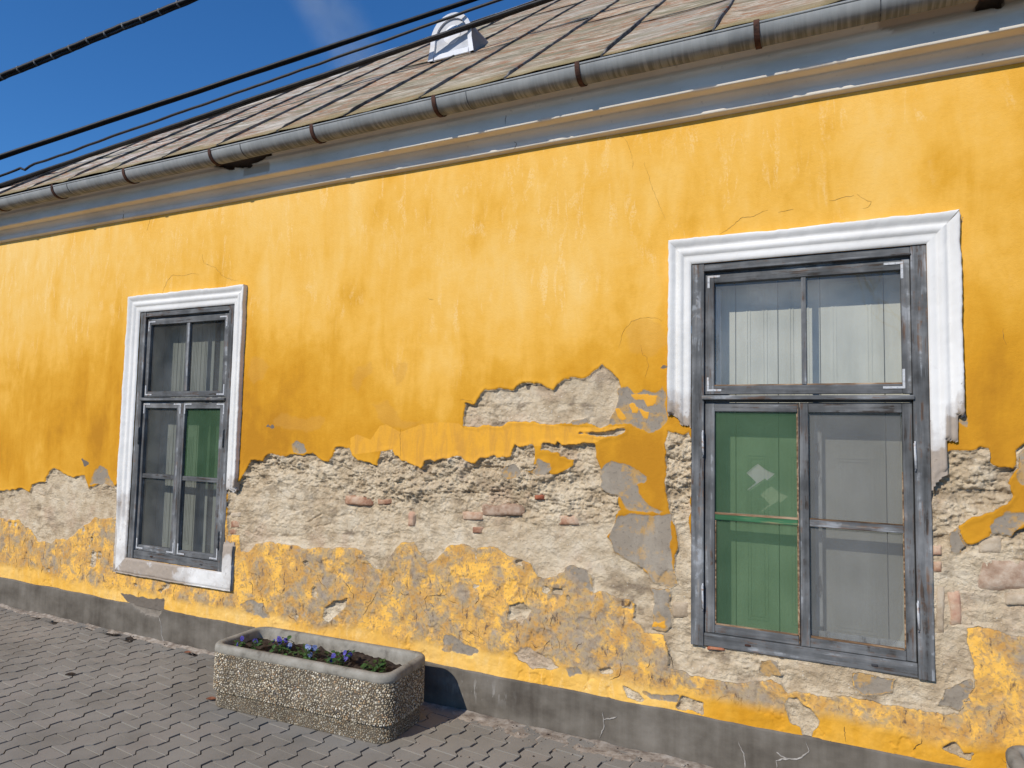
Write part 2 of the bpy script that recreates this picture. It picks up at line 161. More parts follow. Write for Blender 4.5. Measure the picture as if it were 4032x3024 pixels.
# ------------------------------------------------------------------ material helpers
class Mat:
    def __init__(s, name):
        s.m = bpy.data.materials.new(name); s.m.use_nodes = True
        s.t = s.m.node_tree; s.N = s.t.nodes; s.L = s.t.links
        s.b = s.N['Principled BSDF']; s.out = s.N['Material Output']
    def n(s, typ, **kw):
        x = s.N.new(typ)
        for k, v in kw.items(): setattr(x, k, v)
        return x
    def put(s, sock, v):
        if isinstance(v, bpy.types.NodeSocket): s.L.new(v, sock)
        elif v is not None:
            if isinstance(v, tuple) and len(v) == 3 and sock.type == 'RGBA': v = (*v, 1)
            sock.default_value = v
    def coord(s, kind='Object', scale=(1, 1, 1), rot=(0, 0, 0), loc=(0, 0, 0)):
        if kind == 'Position':
            c = s.n('ShaderNodeNewGeometry').outputs['Position']
        else:
            c = s.n('ShaderNodeTexCoord').outputs[kind]
        mp = s.n('ShaderNodeMapping'); s.put(mp.inputs['Vector'], c)
        mp.inputs['Scale'].default_value = scale; mp.inputs['Rotation'].default_value = rot; mp.inputs['Location'].default_value = loc
        return mp.outputs[0]
    def noise(s, vec, scale, detail=4, rough=.55, dist=0):
        x = s.n('ShaderNodeTexNoise'); s.put(x.inputs['Vector'], vec); x.inputs['Scale'].default_value = scale
        x.inputs['Detail'].default_value = detail; x.inputs['Roughness'].default_value = rough; x.inputs['Distortion'].default_value = dist
        return x.outputs['Fac']
    def voro(s, vec, scale, feat='F1', out='Distance'):
        x = s.n('ShaderNodeTexVoronoi'); x.feature = feat; s.put(x.inputs['Vector'], vec); x.inputs['Scale'].default_value = scale
        return x.outputs[out]
    def ramp(s, f, stops, interp='LINEAR'):
        x = s.n('ShaderNodeValToRGB'); s.put(x.inputs[0], f); cr = x.color_ramp; cr.interpolation = interp
        while len(cr.elements) > 1: cr.elements.remove(cr.elements[-1])
        for i, (p, c) in enumerate(stops):
            e = cr.elements[0] if i == 0 else cr.elements.new(p)
            e.position = p; e.color = (*c, 1) if isinstance(c, tuple) else (c, c, c, 1)
        return x.outputs[0]
    def rng(s, f, a, b, c=0.0, d=1.0, smooth=True):
        x = s.n('ShaderNodeMapRange'); x.interpolation_type = 'SMOOTHSTEP' if smooth else 'LINEAR'
        s.put(x.inputs['Value'], f); x.inputs['From Min'].default_value = a; x.inputs['From Max'].default_value = b
        x.inputs['To Min'].default_value = c; x.inputs['To Max'].default_value = d
        return x.outputs['Result']
    def math(s, op, a, b=None, c=None):
        x = s.n('ShaderNodeMath', operation=op); s.put(x.inputs[0], a)
        if b is not None: s.put(x.inputs[1], b)
        if c is not None: s.put(x.inputs[2], c)
        return x.outputs[0]
    def mix(s, f, a, b, mode='MIX'):
        x = s.n('ShaderNodeMix', data_type='RGBA'); x.blend_type = mode
        s.put(x.inputs[0], f); s.put(x.inputs[6], a); s.put(x.inputs[7], b)
        return x.outputs[2]
    def attr(s, name, out='Fac'):
        x = s.n('ShaderNodeAttribute'); x.attribute_name = name; return x.outputs[out]
    def orand(s): return s.n('ShaderNodeObjectInfo').outputs['Random']
    def bump(s, h, strength=.3, dist=.01):
        x = s.n('ShaderNodeBump'); s.put(x.inputs['Height'], h); x.inputs['Strength'].default_value = strength; x.inputs['Distance'].default_value = dist
        s.L.new(x.outputs[0], s.b.inputs['Normal'])
    def done(s, color, rough=.85, spec=.3, metal=0.0):
        s.put(s.b.inputs['Base Color'], color); s.put(s.b.inputs['Roughness'], rough)
        s.put(s.b.inputs['Specular IOR Level'], spec); s.put(s.b.inputs['Metallic'], metal)
        return s.m

# ---- facade plaster: yellow limewash, grey skim coat, bare lime mortar
def mat_wall():
    m = Mat('facade_plaster')
    P = m.coord('Position')
    nf = m.noise(P, 60, 5, .6); nm = m.noise(P, 14, 5, .6); nl = m.noise(P, 2.6, 5, .55)
    Pst = m.coord('Position', (3.2, 1, .9)); st = m.noise(Pst, 2.0, 7, .62, .5)
    Pst2 = m.coord('Position', (9, 1, 2.2)); st2 = m.noise(Pst2, 1.9, 7, .68, .8)
    tone = m.attr('tone'); low = m.attr('low')
    jit = m.math('MULTIPLY', m.math('SUBTRACT', nf, .5), .010)
    # yellow
    f = m.math('ADD', m.math('MULTIPLY_ADD', st, .85, m.math('MULTIPLY', nl, .55)), m.math('MULTIPLY', tone, .45))
    f = m.math('ADD', f, m.math('MULTIPLY', m.math('SUBTRACT', nm, .5), .30))
    f = m.math('ADD', f, m.math('MULTIPLY', m.math('SUBTRACT', m.noise(m.coord('Position', (1, 1, .8), loc=(4, 4, 4)), 1.3, 4, .6, .8), .5), 1.1))
    yel = m.ramp(m.math('MULTIPLY', f, .6), [(.08, (.81, .525, .17)), (.26, (.79, .465, .108)), (.40, (.755, .412, .068)), (.54, (.66, .332, .034)), (.68, (.585, .275, .020)), (.85, (.46, .205, .016))])
    pale = m.math('MULTIPLY', m.rng(st2, .515, .62), m.rng(m.math('ADD', nl, m.math('MULTIPLY', tone, -.35)), .50, .72))
    pale = m.math('MULTIPLY', pale, m.rng(m.noise(P, 95, 3, .6), .36, .56))
    yel = m.mix(m.math('MULTIPLY', pale, .42), yel, (.86, .63, .30))
    # lower, weathered yellow: ochre, grey-brown and bare spots
    n1 = m.noise(m.coord('Position', (1.3, 1, 1), loc=(3, 0, 1)), 5.5, 7, .68, .6); n2 = m.noise(m.coord('Position', loc=(9, 2, 4)), 9, 7, .7, .4)
    n3 = m.noise(m.coord('Position', (1.7, 1, .7), loc=(5, 1, 7)), 13, 6, .7)
    nlow = m.noise(m.coord('Position', loc=(1, 6, 2)), 2.1, 4, .6)
    dirt = m.math('ADD', n2, m.math('MULTIPLY', m.math('SUBTRACT', nlow, .5), .55))
    yl = m.ramp(m.math('ADD', m.math('MULTIPLY', n1, .8), m.math('MULTIPLY', nlow, .2)), [(.34, (.86, .50, .11)), (.46, (.83, .46, .09)), (.495, (.62, .36, .11)), (.58, (.55, .29, .075)), (.66, (.43, .29, .15))])
    yl = m.mix(m.rng(dirt, .46, .60, 0, .92), yl, m.ramp(nm, [(.38, (.27, .20, .13)), (.47, (.40, .30, .19)), (.55, (.47, .33, .15)), (.62, (.36, .29, .22))]))
    yl = m.mix(m.math('MULTIPLY', m.rng(dirt, .56, .68), .65), yl, m.mix(nf, (.24, .20, .16), (.40, .34, .27)))
    yl = m.mix(m.math('MULTIPLY', m.rng(n3, .565, .655), m.rng(n1, .36, .5)), yl, (.14, .095, .065))
    yl = m.mix(m.math('MULTIPLY', m.rng(nf, .52, .64), .6), yl, (.25, .18, .12))
    yel = m.mix(low, yel, yl)
    band = m.rng(m.math('ADD', m.attr('band'), jit), -.002, .003)
    yel = m.mix(m.math('MULTIPLY', band, .8), yel, m.mix(m.rng(st2, .40, .66), (.78, .39, .045), (.62, .31, .055)))
    stn = m.rng(m.math('ADD', m.attr('stain'), m.math('MULTIPLY', jit, 1.5)), -.012, .012)
    yel = m.mix(m.math('MULTIPLY', stn, .38), yel, (.56, .29, .06))
    # grey skim
    gry = m.mix(nm, (.235, .195, .150), (.325, .278, .218))
    gry = m.mix(m.math('MULTIPLY', m.rng(m.noise(m.coord('Position', loc=(7, 3, 1)), 7, 7, .72, .3), .50, .58), .75), gry, m.mix(nf, (.56, .30, .06), (.40, .26, .11)))
    gry = m.mix(m.math('MULTIPLY', m.rng(nf, .55, .66), .5), gry, (.15, .125, .10)); gry = m.mix(m.math('MULTIPLY', m.rng(st, .54, .66), .4), gry, (.40, .35, .28))
    gm = m.rng(m.math('ADD', m.attr('grey'), m.math('ADD', jit, m.math('MULTIPLY', m.math('SUBTRACT', nm, .5), .030))), -.003, .003)
    isl = m.rng(m.math('ADD', m.attr('island'), m.math('MULTIPLY', jit, 2.0)), -.002, .002)
    c = m.mix(gm, yel, gry); c = m.mix(isl, c, (.70, .34, .04))
    # bare mortar
    mo = m.ramp(m.math('ADD', m.math('MULTIPLY', nl, .5), m.math('MULTIPLY', nm, .5)), [(.36, (.39, .295, .19)), (.45, (.53, .415, .275)), (.54, (.64, .525, .37)), (.66, (.72, .62, .47))])
    mo = m.mix(m.rng(m.noise(m.coord('Position', loc=(2, 8, 3)), 3.2, 6, .65), .52, .66, 0, .55), mo, (.52, .37, .255))
    vs = m.n('ShaderNodeTexVoronoi'); m.put(vs.inputs['Vector'], P); vs.inputs['Scale'].default_value = 70
    sc = m.n('ShaderNodeSeparateColor'); m.L.new(vs.outputs['Color'], sc.inputs[0])
    peb = m.math('MULTIPLY', m.rng(vs.outputs['Distance'], .25, .16), m.math('GREATER_THAN', sc.outputs[0], .80))
    mo = m.mix(m.math('MULTIPLY', peb, .7), mo, m.ramp(sc.outputs[1], [(.3, (.74, .68, .58)), (.7, (.30, .22, .16))], 'CONSTANT'))
    pit = m.attr('pit')
    mo = m.mix(m.math('MULTIPLY', pit, .75), mo, (.20, .15, .105))  # dirt and crevice shading, both put into the mortar colour
    mm = m.rng(m.math('ADD', m.attr('mort'), jit), -.0015, .0015)
    c = m.mix(mm, c, mo)
    crk = m.rng(m.math('ADD', m.attr('chip'), jit), -.002, .002)
    c = m.mix(crk, c, (.16, .135, .11))
    h = m.math('ADD', m.math('MULTIPLY', nf, m.math('MULTIPLY_ADD', mm, .8, .18)), m.math('MULTIPLY', m.noise(P, 220, 3, .6), m.math('MULTIPLY_ADD', mm, .5, .08)))
    h = m.math('ADD', h, m.math('MULTIPLY', m.math('MULTIPLY', low, .5), n2))
    m.bump(h, .9, .012)
    return m.done(c, .92, .12)
M_WALL = mat_wall()

def mat_simple(name, stops, scale=8, rough=.85, spec=.25, bump=.3, bscale=60, stretch=(1, 1, 1), kind='Object', rnd=0.0, metal=0.0, detail=6):
    m = Mat(name); P = m.coord(kind, stretch); n1 = m.noise(P, scale, detail, .62)
    f = n1
    if rnd: f = m.math('ADD', n1, m.math('MULTIPLY', m.math('SUBTRACT', m.orand(), .5), rnd))
    c = m.ramp(f, stops)
    n2 = m.noise(P, bscale, 4, .6); m.bump(m.math('ADD', n2, n1), bump, .004)
    return m.done(c, rough, spec, metal)

def mat_plinth():
    m = Mat('cement_plinth'); P = m.coord('Position')
    n1 = m.noise(m.coord('Position', (1, 1, 1.6)), 3.0, 6, .6); n2 = m.noise(P, 40, 5, .65); n3 = m.noise(m.coord('Position', (6, 1, .6)), 2.2, 4, .6)
    c = m.ramp(m.math('ADD', m.math('MULTIPLY', n1, .7), m.math('MULTIPLY', n3, .3)), [(.36, (.078, .066, .053)), (.5, (.138, .121, .099)), (.64, (.195, .174, .146))])
    c = m.mix(m.rng(n2, .62, .75, 0, .18), c, (.21, .185, .155))
    ch = m.rng(m.math('ADD', m.attr('chip'), m.math('MULTIPLY', m.math('SUBTRACT', n2, .5), .02)), -.003, .003)
    c = m.mix(ch, c, m.mix(n2, (.14, .12, .10), (.30, .26, .21)))
    sp = m.math('MULTIPLY', m.attr('splash'), m.rng(m.noise(m.coord('Position', (3.2, 1, 1), rot=(0, .35, 0)), 11, 4, .5), .54, .60))
    c = m.mix(m.math('MULTIPLY', sp, .5), c, (.36, .34, .31))
    m.bump(m.math('ADD', n2, m.math('MULTIPLY', n1, .5)), .35, .004)
    return m.done(c, .9, .15)
M_PLINTH = mat_plinth()

def mat_wood(name, axis):
    m = Mat(name)
    sc = (1, 1, .06) if axis == 'z' else (.06, 1, 1)
    P = m.coord('Position', sc); g = m.noise(P, 75, 6, .7); g2 = m.noise(P, 26, 5, .65); Q = m.coord('Position'); b = m.noise(Q, 5, 5, .6)
    c = m.ramp(m.math('ADD', m.math('MULTIPLY', b, .55), m.math('MULTIPLY', g2, .45)), [(.36, (.055, .056, .056)), (.47, (.105, .108, .110)), (.55, (.158, .161, .163)), (.68, (.27, .273, .275))])
    wear = m.math('MULTIPLY', m.rng(g, .50, .60), m.rng(m.noise(Q, 9, 6, .7), .46, .58))
    c = m.mix(m.math('MULTIPLY', wear, .85), c, m.ramp(g2, [(.42, (.035, .026, .02)), (.56, (.16, .095, .062)), (.66, (.27, .25, .22))]))
    chalk = m.math('MULTIPLY', m.rng(g2, .52, .62), m.rng(m.noise(Q, 12, 4, .6), .50, .62))
    c = m.mix(m.math('MULTIPLY', chalk, .55), c, (.40, .42, .44))
    m.bump(m.math('ADD', g, m.math('MULTIPLY', g2, .6)), .45, .003)
    return m.done(c, .92, .10)
M_WOODV = mat_wood('grey_paint_upright', 'z'); M_WOODH = mat_wood('grey_paint_rail', 'x')
M_BAREWOOD = mat_simple('bare_putty_wood', [(.35, (.06, .035, .02)), (.5, (.22, .13, .07)), (.65, (.45, .33, .22))], 60, stretch=(.1, 1, 1), kind='Position')

def mat_trim():
    m = Mat('white_limewash'); P = m.coord('Position')
    n1 = m.noise(P, 7, 6, .65); n2 = m.noise(P, 34, 5, .65); n3 = m.noise(m.coord('Position', (5, 1, .8)), 6, 5, .6); w = m.attr('worn')
    c = m.ramp(m.noise(P, 3, 4, .5), [(.35, (.66, .645, .615)), (.6, (.745, .73, .70))])
    wt = m.math('ADD', w, m.math('MULTIPLY', m.math('SUBTRACT', n1, .5), 1.5))
    c = m.mix(m.rng(wt, .42, .75, 0, .8), c, m.mix(n2, (.44, .40, .36), (.58, .55, .52)))
    c = m.mix(m.rng(wt, .80, .98, 0, .9), c, m.mix(n2, (.25, .21, .18), (.45, .36, .27)))
    c = m.mix(m.math('MULTIPLY', m.rng(n2, .60, .72), m.rng(wt, .30, .6, .08, .8)), c, (.20, .16, .13))
    m.bump(m.math('ADD', n2, n3), .3, .004)
    return m.done(c, .85, .2)
M_TRIM = mat_trim()

def mat_cornice():
    m = Mat('white_cornice'); P = m.coord('Position'); n1 = m.noise(m.coord('Position', (1, 3, 3)), 2.5, 5, .6); n2 = m.noise(P, 30, 5, .6)
    c = m.ramp(n1, [(.35, (.70, .625, .52)), (.55, (.81, .735, .625)), (.7, (.83, .765, .665))])
    c = m.mix(m.rng(n2, .63, .75, 0, .35), c, (.26, .20, .15))
    patch = m.attr('patch'); c = m.mix(m.math('MULTIPLY', patch, .8), c, (.45, .35, .25))
    d = m.rng(m.math('ADD', m.attr('dmg'), m.math('MULTIPLY', m.math('SUBTRACT', n2, .5), .03)), -.003, .003)
    c = m.mix(d, c, m.mix(n2, (.07, .052, .038), (.20, .15, .11)))
    m.bump(n2, .3, .004); return m.done(c, .85, .2)
M_CORN = mat_cornice()

def mat_zinc():
    m = Mat('weathered_zinc'); P = m.coord('Position'); s1 = m.noise(m.coord('Position', (1, .02, .12)), 55, 4, .6); n1 = m.noise(P, 3.0, 5, .6)
    c = m.ramp(n1, [(.35, (.225, .235, .235)), (.5, (.29, .30, .295)), (.65, (.345, .35, .34))])
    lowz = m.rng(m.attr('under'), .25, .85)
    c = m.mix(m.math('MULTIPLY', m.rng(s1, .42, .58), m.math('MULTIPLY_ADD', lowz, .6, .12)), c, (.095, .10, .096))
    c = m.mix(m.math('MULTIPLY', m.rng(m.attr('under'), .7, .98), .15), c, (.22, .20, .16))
    m.bump(m.math('ADD', n1, m.math('MULTIPLY', s1, .2)), .15, .004); return m.done(c, .72, .2, 0.0)
M_ZINC = mat_zinc()

def mat_roof():
    m = Mat('rusting_roof_sheet'); r = m.orand()
    cmb = m.n('ShaderNodeCombineXYZ'); m.put(cmb.inputs[0], m.math('MULTIPLY', r, 37.0)); m.put(cmb.inputs[1], m.math('MULTIPLY', r, 11.0))
    va = m.n('ShaderNodeVectorMath', operation='ADD'); m.L.new(m.coord('UV'), va.inputs[0]); m.L.new(cmb.outputs[0], va.inputs[1])
    mp = m.n('ShaderNodeMapping'); m.L.new(va.outputs[0], mp.inputs[0]); mp.inputs['Scale'].default_value = (.36, 1.25, 1); mp.inputs['Rotation'].default_value = (0, 0, -.16); U = mp.outputs[0]
    n1 = m.noise(U, 8.5, 9, .76, .5); n2 = m.noise(U, 23, 8, .76, .6); n3 = m.noise(U, 2.0, 5, .6); n4 = m.noise(va.outputs[0], 120, 4, .65)
    c = m.ramp(m.math('ADD', m.math('MULTIPLY', n1, .6), m.math('MULTIPLY', n2, .4)), [(.38, (.14, .12, .085)), (.44, (.30, .235, .165)), (.49, (.46, .365, .27)), (.54, (.55, .485, .39)), (.60, (.66, .62, .54))])
    c = m.mix(m.rng(r, .55, .8, 0, .55), c, m.ramp(n2, [(.4, (.27, .25, .225)), (.6, (.62, .59, .56))])); c = m.mix(m.rng(r, .35, .15, 0, .5), c, m.ramp(n1, [(.42, (.17, .155, .09)), (.58, (.42, .36, .25))]))
    sx_ = m.n('ShaderNodeSeparateXYZ'); m.L.new(m.coord('Position'), sx_.inputs[0]); far = m.rng(sx_.outputs[0], -2.6, -5.6)
    c = m.mix(m.math('MULTIPLY', far, .5), m.mix(.62, c, m.ramp(n1, [(.40, (.12, .105, .07)), (.50, (.33, .275, .19)), (.60, (.54, .475, .37))])), m.ramp(n1, [(.40, (.24, .22, .20)), (.52, (.54, .51, .48)), (.62, (.68, .665, .645))]))
    c = m.mix(m.math('MULTIPLY', m.rng(n2, .47, .57), m.rng(n3, .40, .52, 0, .95)), c, m.ramp(n4, [(.3, (.17, .055, .02)), (.6, (.36, .16, .065))]))
    c = m.mix(m.math('MULTIPLY', m.rng(m.noise(U, 6, 6, .7, .5), .50, .60), .85), c, m.ramp(n2, [(.4, (.155, .145, .085)), (.6, (.27, .235, .15))]))
    c = m.mix(m.rng(m.attr('eave'), .0, 1.0, 0, .8), c, m.ramp(n4, [(.35, (.12, .095, .035)), (.6, (.35, .27, .13))]))
    c = m.mix(m.math('MULTIPLY', m.rng(n4, .54, .66), .55), c, (.16, .12, .085))
    m.bump(m.math('ADD', n2, n4), .35, .004); return m.done(c, .8, .25)
M_ROOF = mat_roof()
M_SEAM = mat_simple('roof_seam_metal', [(.38, (.06, .057, .052)), (.5, (.13, .126, .118)), (.58, (.20, .185, .17)), (.68, (.17, .07, .035))], 9, kind='Position', rnd=.10)
M_HIP = mat_simple('pale_ridge_sheet', [(.35, (.42, .40, .37)), (.6, (.68, .67, .65))], 6, kind='Position')
M_IRON = mat_simple('rusty_strap_iron', [(.35, (.035, .018, .013)), (.6, (.085, .038, .026))], 30, kind='Position')
M_VENT = mat_simple('white_vent_paint', [(.3, (.56, .57, .60)), (.55, (.74, .75, .78)), (.7, (.78, .78, .80))], 6, bump=.15)
M_VENTF = mat_simple('vent_face_shade', [(.3, (.42, .43, .45)), (.55, (.56, .57, .60)), (.7, (.60, .61, .63))], 7, bump=.15)  # darker copy of the vent white, shading put into the face colour
M_VENTSIDE = mat_simple('vent_side_rust', [(.40, (.27, .25, .23)), (.58, (.33, .31, .29)), (.66, (.30, .13, .06))], 7, stretch=(1, 1, .4))
M_CABLE = mat_simple('black_cable', [(.4, (.010, .010, .011)), (.6, (.022, .021, .022))], 10, .55, .4)
M_TIE = mat_simple('grey_cable_tie', [(.4, (.13, .13, .13)), (.6, (.20, .20, .20))], 10)
M_METAL = mat_simple('zinc_corner_iron', [(.3, (.34, .345, .36)), (.55, (.52, .53, .54)), (.68, (.28, .18, .12))], 40, kind='Position', rough=.6, spec=.4)
M_DARKMETAL = mat_simple('painted_hinge', [(.4, (.05, .055, .06)), (.65, (.14, .145, .15))], 30, kind='Position')

def mat_brick(name, a, b, c_):
    m = Mat(name); P = m.coord('Position'); n1 = m.noise(P, 16, 6, .65); n2 = m.noise(P, 70, 5, .65)
    f = m.math('ADD', n1, m.math('MULTIPLY', m.math('SUBTRACT', m.orand(), .5), .12))
    c = m.ramp(f, [(.36, a), (.5, b), (.64, c_)])
    c = m.mix(m.rng(n2, .55, .7, 0, .5), c, (.45, .37, .28)); m.bump(m.math('ADD', n2, n1), .6, .006)
    return m.done(c, .92, .12)
M_BR = {'b': mat_brick('old_brick', (.27, .13, .08), (.42, .25, .16), (.52, .38, .27)), 's': mat_brick('brown_stone', (.27, .17, .11), (.40, .28, .20), (.52, .41, .31)),
        't': mat_brick('tan_stone', (.33, .25, .17), (.43, .34, .24), (.52, .43, .32)), 'p': mat_brick('pink_brick', (.44, .25, .17), (.52, .35, .24), (.56, .44, .32)),
        'r': mat_brick('red_brick', (.25, .075, .04), (.36, .11, .06), (.42, .18, .10))}
M_CRACK = mat_simple('open_crack', [(.4, (.09, .05, .02)), (.6, (.34, .19, .06))], 50, kind='Position')
M_CRACKD = mat_simple('deep_crack', [(.4, (.035, .024, .016)), (.6, (.12, .08, .045))], 50, kind='Position')
M_FILL = mat_simple('crack_filler', [(.4, (.28, .25, .22)), (.65, (.48, .45, .41))], 50, kind='Position')

def mat_glass(name, dust, tint=(.93, .95, .95)):
    m = Mat(name); P = m.coord('Position')
    fr = m.n('ShaderNodeFresnel'); m.put(fr.inputs[0], m.math('MULTIPLY_ADD', m.n('ShaderNodeNewGeometry').outputs['Backfacing'], -.8333, 1.5))
    tr = m.n('ShaderNodeBsdfTransparent'); tr.inputs[0].default_value = (*tint, 1)
    gl = m.n('ShaderNodeBsdfGlossy'); gl.inputs['Roughness'].default_value = .012
    bmp = m.n('ShaderNodeBump'); m.put(bmp.inputs['Height'], m.noise(P, 5, 2, .4)); bmp.inputs['Strength'].default_value = .05; bmp.inputs['Distance'].default_value = .02
    m.L.new(bmp.outputs[0], gl.inputs['Normal'])
    df = m.n('ShaderNodeBsdfDiffuse'); df.inputs[0].default_value = (.50, .50, .47, 1)
    mx = m.n('ShaderNodeMixShader'); m.put(mx.inputs[0], m.math('MULTIPLY', fr.outputs[0], 1.15)); m.L.new(tr.outputs[0], mx.inputs[1]); m.L.new(gl.outputs[0], mx.inputs[2])
    m2 = m.n('ShaderNodeMixShader'); m.put(m2.inputs[0], m.rng(m.noise(P, 3.2, 6, .6), .35, .75, dust*.25, dust, False)); m.L.new(mx.outputs[0], m2.inputs[1]); m.L.new(df.outputs[0], m2.inputs[2])
    m.L.new(m2.outputs[0], m.out.inputs[0]); return m.m
M_GLASS = mat_glass('window_glass', .30); M_GLASSD = mat_glass('dusty_window_glass', .15, (.56, .59, .60))
def mat_screen(name, tint, ca, cb, op):
    m = Mat(name); P = m.coord('Position', (1, 1, 1), rot=(0, math.radians(45), 0))
    ck = m.n('ShaderNodeTexChecker'); m.put(ck.inputs[0], P); ck.inputs['Scale'].default_value = 250
    n = m.noise(m.coord('Position'), 4, 4, .5)
    tr = m.n('ShaderNodeBsdfTransparent'); tr.inputs[0].default_value = tint
    df = m.n('ShaderNodeBsdfDiffuse'); m.put(df.inputs[0], m.ramp(n, [(.35, ca), (.65, cb)]))
    mx = m.n('ShaderNodeMixShader'); m.put(mx.inputs[0], m.math('MULTIPLY_ADD', ck.outputs[1], .10, op)); m.L.new(tr.outputs[0], mx.inputs[1]); m.L.new(df.outputs[0], mx.inputs[2])
    m.L.new(mx.outputs[0], m.out.inputs[0]); return m.m
M_SCREEN = mat_screen('green_fly_screen', (.72, .86, .72, 1), (.058, .120, .058), (.090, .165, .088), .37)
M_SCREENG = mat_screen('grey_fly_screen', (.88, .88, .88, 1), (.17, .17, .165), (.22, .22, .215), .36)
M_GREENP = mat_simple('green_paint', [(.38, (.03, .10, .045)), (.55, (.05, .16, .075)), (.66, (.30, .22, .12))], 25, stretch=(.15, 1, 1), kind='Position')
M_SHUT = mat_simple('pale_shutter_paint', [(.35, (.45, .435, .365)), (.6, (.54, .525, .45))], 5, stretch=(2, 1, .3), kind='Position', bump=.1)
M_SHUTD = mat_simple('shutter_gap', [(.4, (.07, .075, .08)), (.6, (.12, .125, .13))], 5, kind='Position')
M_INNER = mat_simple('peeling_white_post', [(.38, (.12, .12, .12)), (.46, (.48, .48, .46)), (.6, (.62, .62, .60))], 30, stretch=(1, 1, .25), kind='Position')
M_DARK = mat_simple('dark_recess', [(.4, (.03, .03, .033)), (.6, (.06, .06, .065))], 5, kind='Position')

def mat_paver():
    m = Mat('concrete_paver'); P = m.coord('Position'); r = m.orand(); n1 = m.noise(P, 2.2, 5, .6); n2 = m.noise(P, 60, 5, .65); n3 = m.noise(P, 260, 3, .6)
    f = m.math('ADD', m.math('MULTIPLY', n1, .7), m.math('MULTIPLY', r, .10))
    c = m.ramp(f, [(.28, (.190, .174, .149)), (.42, (.238, .219, .190)), (.60, (.280, .259, .226))])
    c = m.mix(m.rng(n2, .58, .74, 0, .5), c, (.15, .13, .11)); c = m.mix(m.rng(n3, .62, .75, 0, .4), c, (.42, .38, .34))
    c = m.mix(m.math('MULTIPLY', m.rng(r, .84, .86), .10), c, (.30, .235, .195))
    # sand swept over the stones along the wall
    m.bump(m.math('ADD', n2, n3), .3, .003); return m.done(c, .9, .2)
M_PAVER = mat_paver()
M_JOINT = mat_simple('joint_dirt', [(.35, (.024, .019, .015)), (.6, (.060, .048, .038))], 30, kind='Position')
M_SAND = mat_simple('swept_sand', [(.35, (.17, .13, .10)), (.5, (.30, .25, .20)), (.66, (.40, .35, .295))], 22, kind='Position', bump=.6)
M_GROUND = mat_simple('street_asphalt', [(.4, (.045, .045, .045)), (.6, (.07, .068, .065))], 3, kind='Position')
M_LEAFDRY = mat_simple('dry_leaf', [(.4, (.16, .055, .03)), (.6, (.26, .11, .06))], 60)
M_CEM = mat_simple('planter_rim_concrete', [(.34, (.155, .14, .115)), (.44, (.235, .218, .182)), (.56, (.285, .264, .222)), (.7, (.33, .31, .265))], 13, bump=.4, bscale=90)
M_BED = mat_simple('aggregate_cement', [(.35, (.075, .06, .042)), (.6, (.15, .122, .088))], 12)
def mat_pebble():
    m = Mat('pebbles'); c = m.attr('pcol', 'Color'); n = m.noise(m.coord('Object'), 9, 5, .6)
    c = m.mix(m.rng(n, .42, .62, .45, 0), c, (.19, .16, .11)); return m.done(c, .55, .35)
M_PEB = mat_pebble()
M_SOIL = mat_simple('potting_soil', [(.35, (.018, .012, .009)), (.6, (.06, .042, .03))], 30, bump=.8)
M_LEAF = mat_simple('pansy_leaf', [(.35, (.022, .055, .014)), (.6, (.06, .12, .03))], 40, rough=.6, rnd=.15)
M_PETAL = mat_simple('violet_petal', [(.35, (.06, .05, .26)), (.55, (.13, .11, .42)), (.7, (.28, .26, .58))], 40, rough=.7, rnd=.25)
M_PETALD = mat_simple('blue_petal', [(.35, (.15, .19, .38)), (.6, (.27, .32, .50))], 40, rough=.7, rnd=.25)
M_PETALC = mat_simple('petal_centre', [(.4, (.5, .35, .02)), (.6, (.05, .02, .12))], 60)
M_BARK = mat_simple('bark', [(.35, (.05, .04, .032)), (.6, (.11, .09, .075))], 12)

# ------------------------------------------------------------------ setting
def ground_sheet():
    bm = bmesh.new()
    xs = [-400, -60, -12, 6, 60, 400]; ys = [-400, -60, -14, -7.0]
    V = [[bm.verts.new((x, y, G-.06)) for y in ys] for x in xs]
    for i in range(len(xs)-1):
        for j in range(len(ys)-1): bm.faces.new((V[i][j], V[i+1][j], V[i+1][j+1], V[i][j+1]))
    V2 = [bm.verts.new((x, y, G-.062)) for x, y in ((-400, -7.0), (400, -7.0), (400, 400), (-400, 400))]; bm.faces.new(V2)
    o = from_bm('ground', bm, M_GROUND); tag(o, 'asphalt street and ground beyond the paved footway', kind='structure')
ground_sheet()

